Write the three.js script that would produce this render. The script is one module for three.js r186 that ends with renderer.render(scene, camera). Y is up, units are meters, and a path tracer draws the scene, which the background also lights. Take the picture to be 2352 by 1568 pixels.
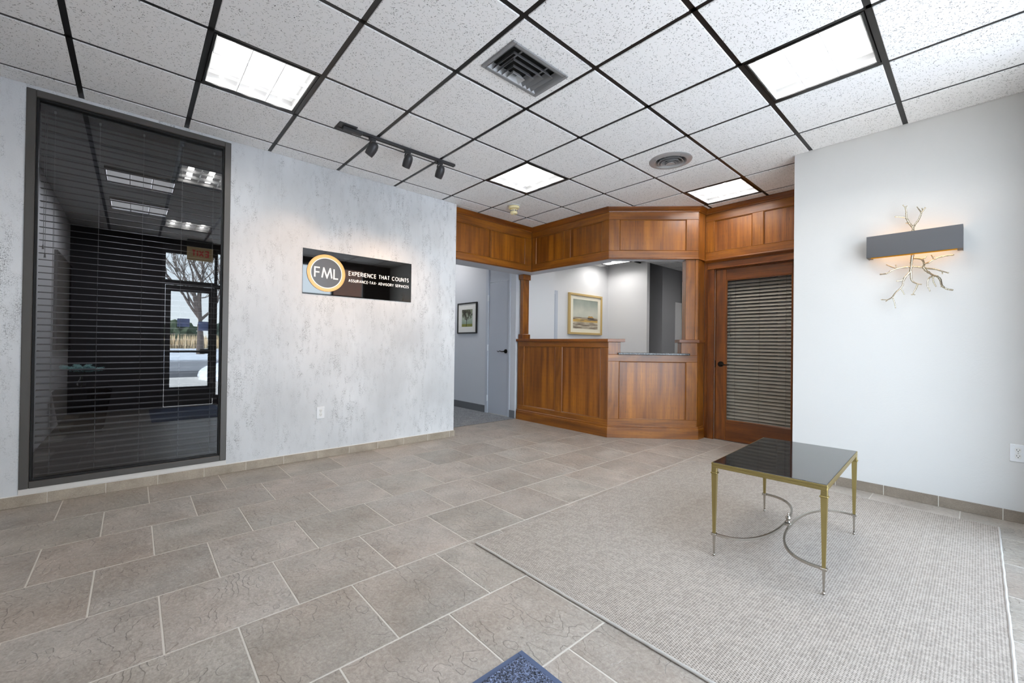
import * as THREE from 'three';
import { mergeGeometries } from 'three/addons/utils/BufferGeometryUtils.js';
import { RectAreaLightUniformsLib } from 'three/addons/lights/RectAreaLightUniformsLib.js';
RectAreaLightUniformsLib.init();

// ---------------------------------------------------------------- camera, sky, sun, exposure
const scene = new THREE.Scene();
const H = 2.845;                                   // lobby ceiling height
const camera = new THREE.PerspectiveCamera(2 * Math.atan(784 / 965.9) * 180 / Math.PI, 2352 / 1568, 0.05, 400);
camera.position.set(4.2904, 1.1277, -0.8582);
camera.rotation.set(0.00722, 0.83756, 0.01288, 'YXZ');
const renderer = new THREE.WebGLRenderer({ antialias: true });
renderer.toneMapping = THREE.LinearToneMapping;
renderer.toneMappingExposure = 1.3;
renderer.shadowMap.enabled = true;
const SKY = 8.2, SUN = 23, TROFFER = 8.9, ROOM_TROFFER = 20;
{ // a clear winter sky: pale at the horizon, blue towards the zenith, the same in every direction
  const w = 8, h = 128, d = new Float32Array(w * h * 4);
  for (let y = 0; y < h; y++) {
    const e = Math.max(0, (y + 0.5) / h * 2 - 1), t = Math.pow(e, 0.55);
    for (let x = 0; x < w; x++) d.set([0.88 - 0.42 * t, 0.95 - 0.32 * t, 1.0 - 0.12 * t, 1], (y * w + x) * 4);
  }
  const sky = new THREE.DataTexture(d, w, h, THREE.RGBAFormat, THREE.FloatType);
  sky.mapping = THREE.EquirectangularReflectionMapping; sky.magFilter = sky.minFilter = THREE.LinearFilter; sky.needsUpdate = true;
  scene.background = sky; scene.backgroundIntensity = SKY;
}
const sun = new THREE.DirectionalLight(0xf6f7ff, SUN);
sun.position.set(12, 26, 36); sun.target.position.set(16, 0, -5); sun.castShadow = true; sun.shadow.radius = 1;
Object.assign(sun.shadow.camera, { left: -45, right: 45, top: 45, bottom: -45, near: 1, far: 140 });
sun.shadow.mapSize.set(2048, 2048);
sun.name = 'sun'; sun.target.name = 'sun_target';
scene.add(sun, sun.target);

// ---------------------------------------------------------------- helpers
let seed = 7;
const rnd = () => { seed = (seed + 0x6d2b79f5) | 0; let t = Math.imul(seed ^ (seed >>> 15), 1 | seed); t = (t + Math.imul(t ^ (t >>> 7), 61 | t)) ^ t; return ((t ^ (t >>> 14)) >>> 0) / 4294967296; };
const V3 = (x, y, z) => new THREE.Vector3(x, y, z);
const lerp = (a, b, t) => a + (b - a) * t, clamp = (x, a = 0, b = 1) => Math.min(b, Math.max(a, x)), smooth = (a, b, x) => { const t = clamp((x - a) / (b - a)); return t * t * (3 - 2 * t); };
const hash = (x, y, s) => { let h = Math.imul(x, 374761393) + Math.imul(y, 668265263) + Math.imul(s, 2147483629 | 0); h = Math.imul(h ^ (h >>> 13), 1274126177); return ((h ^ (h >>> 16)) >>> 0) / 4294967296; };
function noise(x, y, px, py, s) {                  // value noise that repeats after px, py cells
  const ix = Math.floor(x), iy = Math.floor(y), fx = x - ix, fy = y - iy, u = fx * fx * (3 - 2 * fx), v = fy * fy * (3 - 2 * fy);
  const x0 = ((ix % px) + px) % px, x1 = (x0 + 1) % px, y0 = ((iy % py) + py) % py, y1 = (y0 + 1) % py;
  return lerp(lerp(hash(x0, y0, s), hash(x1, y0, s), u), lerp(hash(x0, y1, s), hash(x1, y1, s), u), v);
}
function fbm(u, v, fx, fy, s, oct = 4) {           // u, v in 0..1 over the texture
  let a = 0, w = 0.5, t = 0;
  for (let o = 0; o < oct; o++) { a += w * noise(u * fx, v * fy, fx, fy, s + o * 17); t += w; w *= 0.5; fx *= 2; fy *= 2; }
  return a / t;
}
function dataTex(w, h, fn, srgb = true) {          // fn(u, v) -> [r, g, b] in 0..255
  const d = new Uint8Array(w * h * 4);
  for (let y = 0; y < h; y++) for (let x = 0; x < w; x++) {
    const c = fn((x + 0.5) / w, (y + 0.5) / h, x, y), i = (y * w + x) * 4;
    d[i] = clamp(c[0], 0, 255); d[i + 1] = clamp(c[1], 0, 255); d[i + 2] = clamp(c[2], 0, 255); d[i + 3] = 255;
  }
  const t = new THREE.DataTexture(d, w, h, THREE.RGBAFormat);
  if (srgb) t.colorSpace = THREE.SRGBColorSpace;
  t.wrapS = t.wrapT = THREE.RepeatWrapping; t.magFilter = t.minFilter = THREE.LinearFilter; t.needsUpdate = true;
  return t;
}
const grayTex = (w, h, fn) => dataTex(w, h, (u, v, x, y) => { const g = fn(u, v, x, y) * 255; return [g, g, g]; }, false);
function canvasTex(w, h, draw, srgb = true) {
  const c = document.createElement('canvas'); c.width = w; c.height = h;
  draw(c.getContext('2d'), w, h);
  const t = new THREE.CanvasTexture(c);
  if (srgb) t.colorSpace = THREE.SRGBColorSpace;
  t.wrapS = t.wrapT = THREE.RepeatWrapping; t.magFilter = t.minFilter = THREE.LinearFilter;
  return t;
}
const rep = (t, sx, sy = sx) => { const c = t.clone(); c.repeat.set(1 / sx, 1 / sy); c.needsUpdate = true; return c; };   // uv in metres over a texture that is sx by sy metres
const std = (color, roughness = 0.6, more = {}) => new THREE.MeshStandardMaterial({ color, roughness, ...more });
const phys = (color, roughness = 0.5, more = {}) => new THREE.MeshPhysicalMaterial({ color, roughness, ...more });

// chamfered box, uv in metres with v along the grain axis
function box(w, h, d, c = 0.002, grain = 'y', off = null) {
  const hx = w / 2, hy = h / 2, hz = d / 2, P = [], N = [], U = [];
  c = Math.min(c, hx * 0.9, hy * 0.9, hz * 0.9);
  const ou = off ? off[0] : rnd() * 3, ov = off ? off[1] : rnd() * 3;
  const at = (sx, sy, sz, k) => [sx * (hx - (k === 0 ? 0 : c)), sy * (hy - (k === 1 ? 0 : c)), sz * (hz - (k === 2 ? 0 : c))];
  const tri = (a, b, e) => {
    const ab = [b[0] - a[0], b[1] - a[1], b[2] - a[2]], ae = [e[0] - a[0], e[1] - a[1], e[2] - a[2]];
    let n = [ab[1] * ae[2] - ab[2] * ae[1], ab[2] * ae[0] - ab[0] * ae[2], ab[0] * ae[1] - ab[1] * ae[0]];
    const l = Math.hypot(...n) || 1; n = n.map((x) => x / l);
    if (n[0] * (a[0] + b[0] + e[0]) + n[1] * (a[1] + b[1] + e[1]) + n[2] * (a[2] + b[2] + e[2]) < 0) { [b, e] = [e, b]; n = n.map((x) => -x); }
    const m = n.map(Math.abs), ax = m[0] >= m[1] && m[0] >= m[2] ? 0 : m[1] >= m[2] ? 1 : 2, g = 'xyz'.indexOf(grain);
    const vi = g !== ax ? g : (ax + 1) % 3, ui = 3 - ax - vi;
    for (const p of [a, b, e]) { P.push(...p); N.push(...n); U.push(p[ui] + ou + ax * 0.37, p[vi] + ov); }
  };
  const quad = (a, b, e, f) => { tri(a, b, e); tri(a, e, f); };
  for (const s of [-1, 1]) {
    quad(at(s, -1, -1, 0), at(s, 1, -1, 0), at(s, 1, 1, 0), at(s, -1, 1, 0));
    quad(at(-1, s, -1, 1), at(1, s, -1, 1), at(1, s, 1, 1), at(-1, s, 1, 1));
    quad(at(-1, -1, s, 2), at(1, -1, s, 2), at(1, 1, s, 2), at(-1, 1, s, 2));
  }
  if (c > 0) {
    for (const a of [-1, 1]) for (const b of [-1, 1]) {
      quad(at(a, b, -1, 0), at(a, b, 1, 0), at(a, b, 1, 1), at(a, b, -1, 1));
      quad(at(a, -1, b, 0), at(a, 1, b, 0), at(a, 1, b, 2), at(a, -1, b, 2));
      quad(at(-1, a, b, 1), at(1, a, b, 1), at(1, a, b, 2), at(-1, a, b, 2));
      for (const e of [-1, 1]) tri(at(a, b, e, 0), at(a, b, e, 1), at(a, b, e, 2));
    }
  }
  const g = new THREE.BufferGeometry();
  g.setAttribute('position', new THREE.Float32BufferAttribute(P, 3)); g.setAttribute('normal', new THREE.Float32BufferAttribute(N, 3)); g.setAttribute('uv', new THREE.Float32BufferAttribute(U, 2));
  return g;
}
const bx = (x0, x1, y0, y1, z0, z1, c = 0.002, grain = 'y', off = null) => box(x1 - x0, y1 - y0, z1 - z0, c, grain, off).translate((x0 + x1) / 2, (y0 + y1) / 2, (z0 + z1) / 2);
const flat = (g) => { const r = g.index ? g.toNonIndexed() : g; for (const k of Object.keys(r.attributes)) if (!['position', 'normal', 'uv'].includes(k)) r.deleteAttribute(k); return r; };
const merge = (list) => mergeGeometries(list.map(flat));
function planarUV(g, fu, fv) { const p = g.attributes.position, u = g.attributes.uv; for (let i = 0; i < p.count; i++) { const a = [p.getX(i), p.getY(i), p.getZ(i)]; u.setXY(i, fu(...a), fv(...a)); } return g; }
// closed profile [[out, y], ...] swept along a floor path [[x, z], ...] with mitred corners; 'out' points to the left-hand room side of the path
function sweep(path, prof) {
  const P = [], U = [], n = path.length, dirs = [], rows = [];
  for (let i = 0; i < n - 1; i++) { const dx = path[i + 1][0] - path[i][0], dz = path[i + 1][1] - path[i][1], l = Math.hypot(dx, dz); dirs.push([dx / l, dz / l, l]); }
  let run = 0;
  for (let i = 0; i < n; i++) {
    const a = dirs[Math.max(0, i - 1)], b = dirs[Math.min(n - 2, i)], na = [-a[1], a[0]], nb = [-b[1], b[0]];
    let m = [na[0] + nb[0], na[1] + nb[1]]; const k = 1 + na[0] * nb[0] + na[1] * nb[1]; m = [m[0] / k, m[1] / k];
    rows.push(prof.map(([o, y]) => [path[i][0] + m[0] * o, y, path[i][1] + m[1] * o])); rows[i].run = run; if (i < n - 1) run += dirs[i][2];
  }
  const push = (a, b, c, ua, ub, uc) => { P.push(...a, ...b, ...c); U.push(...ua, ...ub, ...uc); };
  for (let i = 0; i < n - 1; i++) {
    let w = 0;
    for (let j = 0; j < prof.length; j++) {
      const k = (j + 1) % prof.length, a = rows[i][j], b = rows[i + 1][j], c = rows[i + 1][k], d = rows[i][k], l = Math.hypot(prof[k][0] - prof[j][0], prof[k][1] - prof[j][1]), u0 = w, u1 = w + l; w += l;
      push(a, b, c, [u0, rows[i].run], [u0, rows[i + 1].run], [u1, rows[i + 1].run]); push(a, c, d, [u0, rows[i].run], [u1, rows[i + 1].run], [u1, rows[i].run]);
    }
  }
  const faces = THREE.ShapeUtils.triangulateShape(prof.map(([o, y]) => new THREE.Vector2(o, y)), []);
  for (const [i, flip] of [[0, false], [n - 1, true]]) for (const f of faces) { const t = flip ? [f[0], f[2], f[1]] : f; push(...t.map((k) => rows[i][k]), ...t.map((k) => prof[k])); }
  const g = new THREE.BufferGeometry();
  g.setAttribute('position', new THREE.Float32BufferAttribute(P, 3)); g.setAttribute('uv', new THREE.Float32BufferAttribute(U, 2)); g.computeVertexNormals();
  return g;
}
function tube(points, r0, r1, seg = 20, sides = 7, bumps = 0) {   // tapering tube along a curve
  const curve = new THREE.CatmullRomCurve3(points.map((p) => (p.isVector3 ? p : V3(...p)))), g = new THREE.TubeGeometry(curve, seg, 1, sides, false), p = g.attributes.position, c = V3();
  for (let i = 0; i <= seg; i++) { curve.getPointAt(i / seg, c); const r = lerp(r0, r1, i / seg) * (1 + bumps * (hash(i, points.length, 3) - 0.4)); for (let j = 0; j <= sides; j++) { const k = i * (sides + 1) + j; p.setXYZ(k, c.x + (p.getX(k) - c.x) * r, c.y + (p.getY(k) - c.y) * r, c.z + (p.getZ(k) - c.z) * r); } }
  g.computeVertexNormals();
  return g;
}
const ball = (p, r, ws = 8, hs = 6) => new THREE.SphereGeometry(r, ws, hs).translate(p.x ?? p[0], p.y ?? p[1], p.z ?? p[2]);

// scene objects
const taken = new Map();
const numbered = (name) => { const n = taken.get(name) ?? 0; taken.set(name, n + 1); return n ? `${name}_${String(n).padStart(3, '0')}` : name; };
function mark(o, label, category, group) { o.userData.label = label; o.userData.category = category; if (group) o.userData.group = group; return o; }
function thing(name, label, category, pos = [0, 0, 0], turn = 0, group) { const o = new THREE.Group(); o.name = numbered(name); o.position.set(...pos); o.rotation.y = turn; scene.add(o); return mark(o, label, category, group); }
function mesh(name, geo, mat, parent) { const m = new THREE.Mesh(geo, mat); m.name = name; m.castShadow = m.receiveShadow = true; if (parent) parent.add(m); return m; }
function part(name, geo, mat, parent, label) { const m = mesh(name, geo, mat, parent); if (label) m.userData.label = label; return m; }
// a part whose geometry is given in world metres, under a group that stands at its own base
function wpart(name, geo, mat, parent, label) { const m = part(name, geo, mat, parent, label); m.position.set(-parent.position.x, -parent.position.y, -parent.position.z); return m; }
function struct(name, geo, mat) { const m = geo ? mesh(name, geo, mat) : new THREE.Group(); m.name = numbered(name); m.userData.kind = 'structure'; scene.add(m); return m; }
function facing(o, A, B) { const dx = B[0] - A[0], dz = B[1] - A[1]; o.rotation.y = Math.atan2(-dz, dx); return o; }
// ---------------------------------------------------------------- textures and materials
const T = {}, M = {};
T.wall = grayTex(512, 512, (u, v) => 0.5 + 0.5 * (fbm(u, v, 64, 64, 5, 3) - 0.5));
function paint(hex, rough = 0.62) { return std(hex, rough, { bumpMap: rep(T.wall, 0.5), bumpScale: 0.0006 }); }
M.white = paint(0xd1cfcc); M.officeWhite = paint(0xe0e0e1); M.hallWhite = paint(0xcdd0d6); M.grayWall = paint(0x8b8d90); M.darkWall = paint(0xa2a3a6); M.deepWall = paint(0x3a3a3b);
M.soffit = paint(0xc9ccd3);
// concrete-look wall covering: pale grey clouds, vertical runs of dark pores, the joints of its strips
T.concrete = dataTex(2048, 1536, (u, v) => {
  const z = u * 3.8, y = v * 2.9;
  const cloud = fbm(u, v, 6, 5, 11, 4), streak = fbm(u, v, 26, 5, 23, 4), run = fbm(u, v, 60, 7, 31, 3), fine = noise(z * 420, y * 420, 1600, 1224, 41), mid = noise(z * 190, y * 190, 722, 551, 43), dot = noise(z * 95, y * 95, 361, 276, 47);
  let g = 215 + (cloud - 0.5) * 42 + (streak - 0.5) * 16;
  const dens = smooth(0.32, 0.66, streak * 0.45 + run * 0.25 + cloud * 0.3), cl = smooth(0.4, 0.82, 0.6 * fbm(u, v, 150, 42, 53, 3) + 0.4 * fbm(u, v, 64, 13, 57, 3));
  const pore = Math.max(smooth(0.52, 0.86, fine * 0.8 + mid * 0.2) * cl * (0.25 + 0.75 * dens), 0.75 * smooth(0.97 - 0.1 * dens, 1.02 - 0.08 * dens, dot * 0.6 + fine * 0.4));
  g -= 118 * clamp(pore * 1.2);
  const s = Math.abs(((z - 0.09) % 0.7) - 0.35); if (s < 0.002) g += 5;
  return [g - 1, g, g + 1];
});
T.concrete.wrapS = T.concrete.wrapT = THREE.ClampToEdgeWrapping;
M.concrete = std(0xffffff, 0.5, { map: T.concrete, bumpMap: rep(T.wall, 0.13, 0.17), bumpScale: 0.0005 });
// mineral-fibre tile with short wormy fissures
function fissures(s, count) {
  return canvasTex(1024, 1024, (c, w) => {
    seed = s; c.fillStyle = '#f2f2f2'; c.fillRect(0, 0, w, w);
    for (let i = 0; i < 26000; i++) { const g = 226 + rnd() * 28 | 0; c.fillStyle = `rgb(${g},${g},${g})`; c.fillRect(rnd() * w, rnd() * w, 1.5, 1.5); }
    c.lineCap = 'round';
    for (let i = 0; i < count; i++) {
      let x = rnd() * w, y = rnd() * w, a = 0.15 + (rnd() - 0.5) * 1.3; const n = 1 + rnd() * rnd() * 5 | 0, g = 84 + rnd() * 80 | 0;
      c.strokeStyle = `rgb(${g},${g},${g})`; c.lineWidth = 1.2 + rnd() * rnd() * 4.2; c.beginPath(); c.moveTo(x, y);
      for (let k = 0; k < n; k++) { a += (rnd() - 0.5) * 2.2; x += Math.cos(a) * 4; y += Math.sin(a) * 4; c.lineTo(x, y); }
      c.lineTo(x + 1, y); c.stroke();
    }
  });
}
M.ceilingTiles = [fissures(101, 1900), fissures(202, 1600)].map((t) => { const b = t.clone(); b.colorSpace = THREE.NoColorSpace; b.repeat.set(1 / 0.62, 1 / 0.62); return std(0xffffff, 0.9, { map: rep(t, 0.62), bumpMap: b, bumpScale: 0.003 }); });
M.tileEdge = std(0xe8e8e8, 0.85);
M.grid = std(0x0d0d0d, 0.35);
M.plenum = std(0x1a1a1a, 0.9);
// cleft slate porcelain
const NS = 2048, slateW = new Float32Array(NS * NS);
for (let y = 0; y < NS; y++) for (let x = 0; x < NS; x++) slateW[y * NS + x] = fbm(x / NS, y / NS, 7, 10, 71, 5);
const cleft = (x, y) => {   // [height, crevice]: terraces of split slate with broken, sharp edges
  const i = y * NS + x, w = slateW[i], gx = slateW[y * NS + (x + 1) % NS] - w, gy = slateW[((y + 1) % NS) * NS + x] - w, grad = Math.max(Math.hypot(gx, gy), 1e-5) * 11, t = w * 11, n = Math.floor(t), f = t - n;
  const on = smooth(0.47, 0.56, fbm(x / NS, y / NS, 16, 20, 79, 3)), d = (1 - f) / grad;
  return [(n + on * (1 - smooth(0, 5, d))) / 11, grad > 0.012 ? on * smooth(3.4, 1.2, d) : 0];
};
T.slateBump = grayTex(NS, NS, (u, v, x, y) => { const c = cleft(x, y); return clamp(c[0] * 0.72 + fbm(u, v, 60, 110, 83, 3) * 0.24 + 0.03 - 0.05 * c[1]); });
T.slate = dataTex(NS, NS, (u, v, x, y) => {
  const a = fbm(u, v, 4, 4, 91, 5), b = fbm(u, v, 14, 14, 97, 4), f = noise(u * 700, v * 700, 700, 700, 99), hl = fbm(u, v, 240, 240, 98, 2);
  const k = clamp(0.5 + (a - 0.5) * 1.0 + (b - 0.5) * 0.9), warm = clamp(0.5 + (fbm(u, v, 6, 6, 103, 3) - 0.5) * 2.4);
  const g = lerp(146, 178, k) + (f - 0.5) * 18 + (hl - 0.5) * 26, r = lerp(1, 5, warm);
  const c = 1 - 0.22 * cleft(x, y)[1]; return [(g + r + 1) * c, (g + r * 0.15 - 6) * c, (g - 15 - r * 0.3) * c];  // relief shade painted in: colour darkened along the cleft edges
});
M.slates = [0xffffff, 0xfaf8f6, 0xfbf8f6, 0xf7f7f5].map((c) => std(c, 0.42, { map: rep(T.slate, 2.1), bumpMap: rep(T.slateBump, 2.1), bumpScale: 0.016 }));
M.grout = std(0xcfc8bd, 0.9);
T.grit = grayTex(512, 512, (u, v) => 0.5 + (noise(u * 256, v * 256, 256, 256, 3) - 0.5) * 0.6 + (fbm(u, v, 32, 32, 9, 3) - 0.5) * 0.5);
T.baseTile = dataTex(512, 512, (u, v) => { const g = 158 + (fbm(u, v, 8, 8, 61, 4) - 0.5) * 40 + (noise(u * 300, v * 300, 300, 300, 67) - 0.5) * 26; return [g + 5, g - 1, g - 11]; });
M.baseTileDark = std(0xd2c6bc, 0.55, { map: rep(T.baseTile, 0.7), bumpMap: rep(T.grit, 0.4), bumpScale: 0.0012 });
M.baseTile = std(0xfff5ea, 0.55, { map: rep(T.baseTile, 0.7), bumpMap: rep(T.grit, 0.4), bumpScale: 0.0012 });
M.carpetBase = std(0x6c6e72, 0.95, { bumpMap: rep(T.grit, 0.16), bumpScale: 0.002 });
T.carpet = dataTex(512, 512, (u, v) => { const g = 146 + (noise(u * 170, v * 170, 170, 170, 13) - 0.5) * 90 + (fbm(u, v, 10, 10, 15, 3) - 0.5) * 26; return [g - 1, g, g + 3]; });
M.carpet = std(0xffffff, 1, { map: rep(T.carpet, 0.8), bumpMap: rep(T.grit, 0.2), bumpScale: 0.003 });
// cherry: u across, v along the grain, one repeat is 1 m by 2 m
function wood(dark, light, s, flame) {
  return dataTex(1024, 2048, (u, v) => {
    const bend = fbm(u, v, 3, 2, s, 3), broad = fbm(u, v, 9, 2, s + 5, 4), line = fbm(u, v, 90, 3, s + 9, 3), pore = noise(u * 520, v * 36, 520, 36, s + 13), cloud = fbm(u, v, 4, 4, s + 17, 3);
    const ring = 0.5 + 0.5 * Math.sin((u * 7 + bend * flame + 0.12 * broad) * Math.PI * 2);
    let k = 0.15 * ring + 0.4 * broad + 0.42 * line + 0.4 * (cloud - 0.5); k = clamp((k - 0.2) * 1.35);
    const p = 1 - 0.2 * smooth(0.68, 0.95, pore) - 0.06 * line;
    return [0, 1, 2].map((i) => lerp(dark[i], light[i], k) * p);
  });
}
T.woodA = wood([106, 54, 3], [208, 130, 26], 301, 2.2); T.woodB = wood([112, 60, 5], [204, 130, 28], 401, 5);
const gloss = { clearcoat: 0.95, clearcoatRoughness: 0.3, specularIntensity: 0.4 };
M.panelWood = phys(0xffffff, 0.42, { map: rep(T.woodA, 0.8, 2), ...gloss });
M.frameWood = phys(0xf6f2ee, 0.42, { map: rep(T.woodB, 1, 2), ...gloss });
M.capWood = phys(0xe6dcd2, 0.4, { map: rep(T.woodA, 0.9, 2), ...gloss });
M.walnut = phys(0xe4d6c6, 0.42, { map: rep(wood([98, 50, 4], [194, 120, 30], 501, 6), 0.6, 1.8), ...gloss });
// metals, stone, glass
M.bronze = std(0x595653, 0.42, { metalness: 0.35 });
M.blackGasket = std(0x0a0a0a, 0.6);
M.blackMetal = std(0x3c3c3e, 0.42, { metalness: 0.3 });
M.gunmetal = std(0x69696b, 0.4, { metalness: 0.75, bumpMap: rep(grayTex(256, 256, (u, v) => noise(u * 5, v * 200, 5, 200, 8)), 0.3, 0.1), bumpScale: 0.00005 });
M.ventGray = std(0x8f9092, 0.4, { metalness: 0.25 }); M.ventLight = std(0xc9cacb, 0.45, { metalness: 0.1 }); M.duct = std(0x050505, 0.9);
M.alu = std(0xb9babc, 0.3, { metalness: 0.5 });
M.brass = std(0xa5935f, 0.36, { metalness: 0.9, bumpMap: rep(T.grit, 0.1), bumpScale: 0.0002 });
M.nickel = std(0xb9b3aa, 0.26, { metalness: 0.95 });
M.champagne = std(0xcfc3ac, 0.24, { metalness: 1 });
M.goldLiner = std(0xd9952c, 0.3, { metalness: 0.9 });
T.granite = dataTex(512, 512, (u, v) => { const a = noise(u * 210, v * 210, 210, 210, 5), b = noise(u * 90, v * 90, 90, 90, 7), g = 20 + 14 * b + (a > 0.9 ? 110 * (a - 0.9) * 10 * b : 0); return [g, g, g + 1]; });
M.granite = phys(0xffffff, 0.05, { map: rep(T.granite, 0.5), ior: 2.1, specularIntensity: 1 });
M.counterStone = phys(0xffffff, 0.15, { map: rep(dataTex(256, 256, (u, v) => { const a = noise(u * 90, v * 90, 90, 90, 5), b = noise(u * 40, v * 40, 40, 40, 9), g = 46 + 80 * a * b + (a > 0.82 ? 70 : 0); return [g, g, g]; }), 0.4) });
M.tintedPane = phys(0xa2a4a8, 0.0, { transmission: 1, ior: 1.85, thickness: 0 });
M.clearPane = phys(0xf4f8f8, 0.0, { transmission: 1, ior: 1.5, thickness: 0 });
M.doorPane = phys(0xf2f2f0, 0.0, { transmission: 1, ior: 1.6, thickness: 0 });
M.ivory = std(0xe0dfdb, 0.4); M.plate = std(0xe2e3e4, 0.35); M.slot = std(0x161616, 0.6);
M.lightHousing = std(0xc8c8c8, 0.5); M.louver = std(0xf0f2f4, 0.35);
M.glow = new THREE.MeshStandardMaterial({ color: 0x9a9a9a, emissive: 0xffffff, emissiveIntensity: 0.5, roughness: 0.6 });
M.tube = new THREE.MeshStandardMaterial({ color: 0xffffff, emissive: 0xffffff, emissiveIntensity: 1.4, roughness: 0.6 });
M.warmGlow = new THREE.MeshStandardMaterial({ color: 0xffffff, emissive: 0xffc880, emissiveIntensity: 2.2, roughness: 0.6 });
M.darkSlat = std(0x4c4b4a, 0.5); M.tanSlat = std(0xb0a89b, 0.5, { metalness: 0.1 }); M.cord = std(0xb5b5b5, 0.8); M.darkCord = std(0x4a4640, 0.8);
M.hallDoor = std(0xb7bcc6, 0.5, { bumpMap: rep(T.wall, 0.08, 0.9), bumpScale: 0.0004 }); M.hallTrim = std(0xbfc5cf, 0.42);
M.hinge = std(0xd5d8dc, 0.35, { metalness: 0.2 }); M.oilBronze = std(0x1c1916, 0.35, { metalness: 0.7 });
// ---------------------------------------------------------------- the building shell
const TOP = H + 0.14, FZ = -0.14, EX = 4.73, BZ = -5.2, RZ = -6.165;
{
  const uvw = (g) => planarUV(g, (x, y, z) => -z / 3.8, (x, y) => y / 2.9);
  struct('wall_left', merge([[-1.458, -3.78, 0, TOP], [FZ, -0.303, 0, TOP], [-0.303, -1.458, 0, 0.115], [-0.303, -1.458, 2.815, TOP]].map(([a, b, y0, y1]) => uvw(bx(-0.12, 0, y0, y1, Math.min(a, b), Math.max(a, b), 0.001)))), M.concrete);
}
const wallBox = (name, mat, ...boxes) => struct(name, merge(boxes.map((b) => bx(...b, 0.001))), mat);
wallBox('wall_front', M.white, [-4.86, 4.85, 0, TOP, FZ, 0]);
wallBox('wall_back', M.white, [3.19, 4.85, 0, TOP, BZ - 0.12, BZ]);
wallBox('wall_recess', M.white, [3.2, 3.32, 0, TOP, -6.3, BZ - 0.121], [1.9, 2.11, 0, TOP, -6.29, -6.187], [3.064, 3.2, 0, TOP, -6.29, -6.187], [2.11, 3.064, 2.09, TOP, -6.29, -6.187]);
wallBox('wall_hall', M.hallWhite, [-2.8, -1.18, 0, TOP, -5.3, BZ], [-0.57, -0.45, 0, TOP, -5.3, BZ], [-1.18, -0.57, 2.4, TOP, -5.3, BZ], [-2.8, -2.7, 0, TOP, BZ + 0.001, -3.9]);
wallBox('wall_office_front', M.hallWhite, [-4.86, -0.445, 0, TOP, -3.9, -3.78], [-0.4449, -0.1205, 0, TOP, -3.7985, -3.78]);
wallBox('wall_closet', M.officeWhite, [-0.55, -0.45, 0, TOP, -6.07, -5.3005], [-1.32, -0.5505, 0, TOP, -6.07, -5.97]);
wallBox('wall_office_left', M.officeWhite, [-1.32, -1.22, 0, TOP, -8.766, -6.071]);
wallBox('wall_office_back', M.officeWhite, [-1.2195, -0.262, 0, TOP, -8.766, -8.666]);
wallBox('wall_passage', M.darkWall, [-1.3, -0.267, 0, TOP, -12.2, -9.3], [-0.266, 1.9, 0, TOP, -12.3, -12.2], [-1.32, -1.22, 0, TOP, -9.3, -8.767]);
wallBox('wall_partition', M.grayWall, [1.9, 2.0, 0, TOP, -12.2, -6.2905]);
wallBox('wall_side_room', M.white, [2.001, 4.6, 0, TOP, -9.1, -9], [4.5, 4.6, 0, TOP, -8.999, -6.3], [3.321, 4.6, 0, TOP, -6.299, -6.2]);
wallBox('wall_meeting_room', M.deepWall, [-4.86, -4.756, 0, TOP, -3.779, FZ - 0.001]);
T.brick = dataTex(512, 512, (u, v) => { // eight courses in 0.6 m
  const r = Math.floor(v * 8), x = u * 2.7 + (r % 2) * 0.5, b = Math.floor(x), m = Math.min(x - b, 1 - (x - b)) * 222 < 5 || Math.min(v * 8 - r, 1 - (v * 8 - r)) * 75 < 5, k = hash(b % 3, r, 5), n = fbm(u, v, 60, 60, 8, 3);
  return m ? [92, 88, 84] : [62 + k * 26 + n * 14, 44 + k * 12 + n * 10, 38 + k * 8 + n * 8];
});
M.darkBrick = std(0xb0b0b0, 0.85, { map: rep(T.brick, 0.66, 0.6), bumpMap: rep(T.grit, 0.3), bumpScale: 0.002 });
M.tanBrick = std(0xffe9c8, 0.9, { map: rep(T.brick, 0.66, 0.6) });
wallBox('wall_right', M.darkBrick, [EX, 4.85, 0, TOP, -1.2, FZ], [EX, 4.85, 0, TOP, BZ - 0.12, -4.62], [EX, 4.85, 2.76, TOP, -4.62, -1.2], [EX, 4.85, -0.1, 0.1, -4.62, -1.93]);
struct('roof', bx(-5.0, 5.1, TOP, TOP + 0.3, -12.5, 0.15, 0.01), M.plenum);

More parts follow.
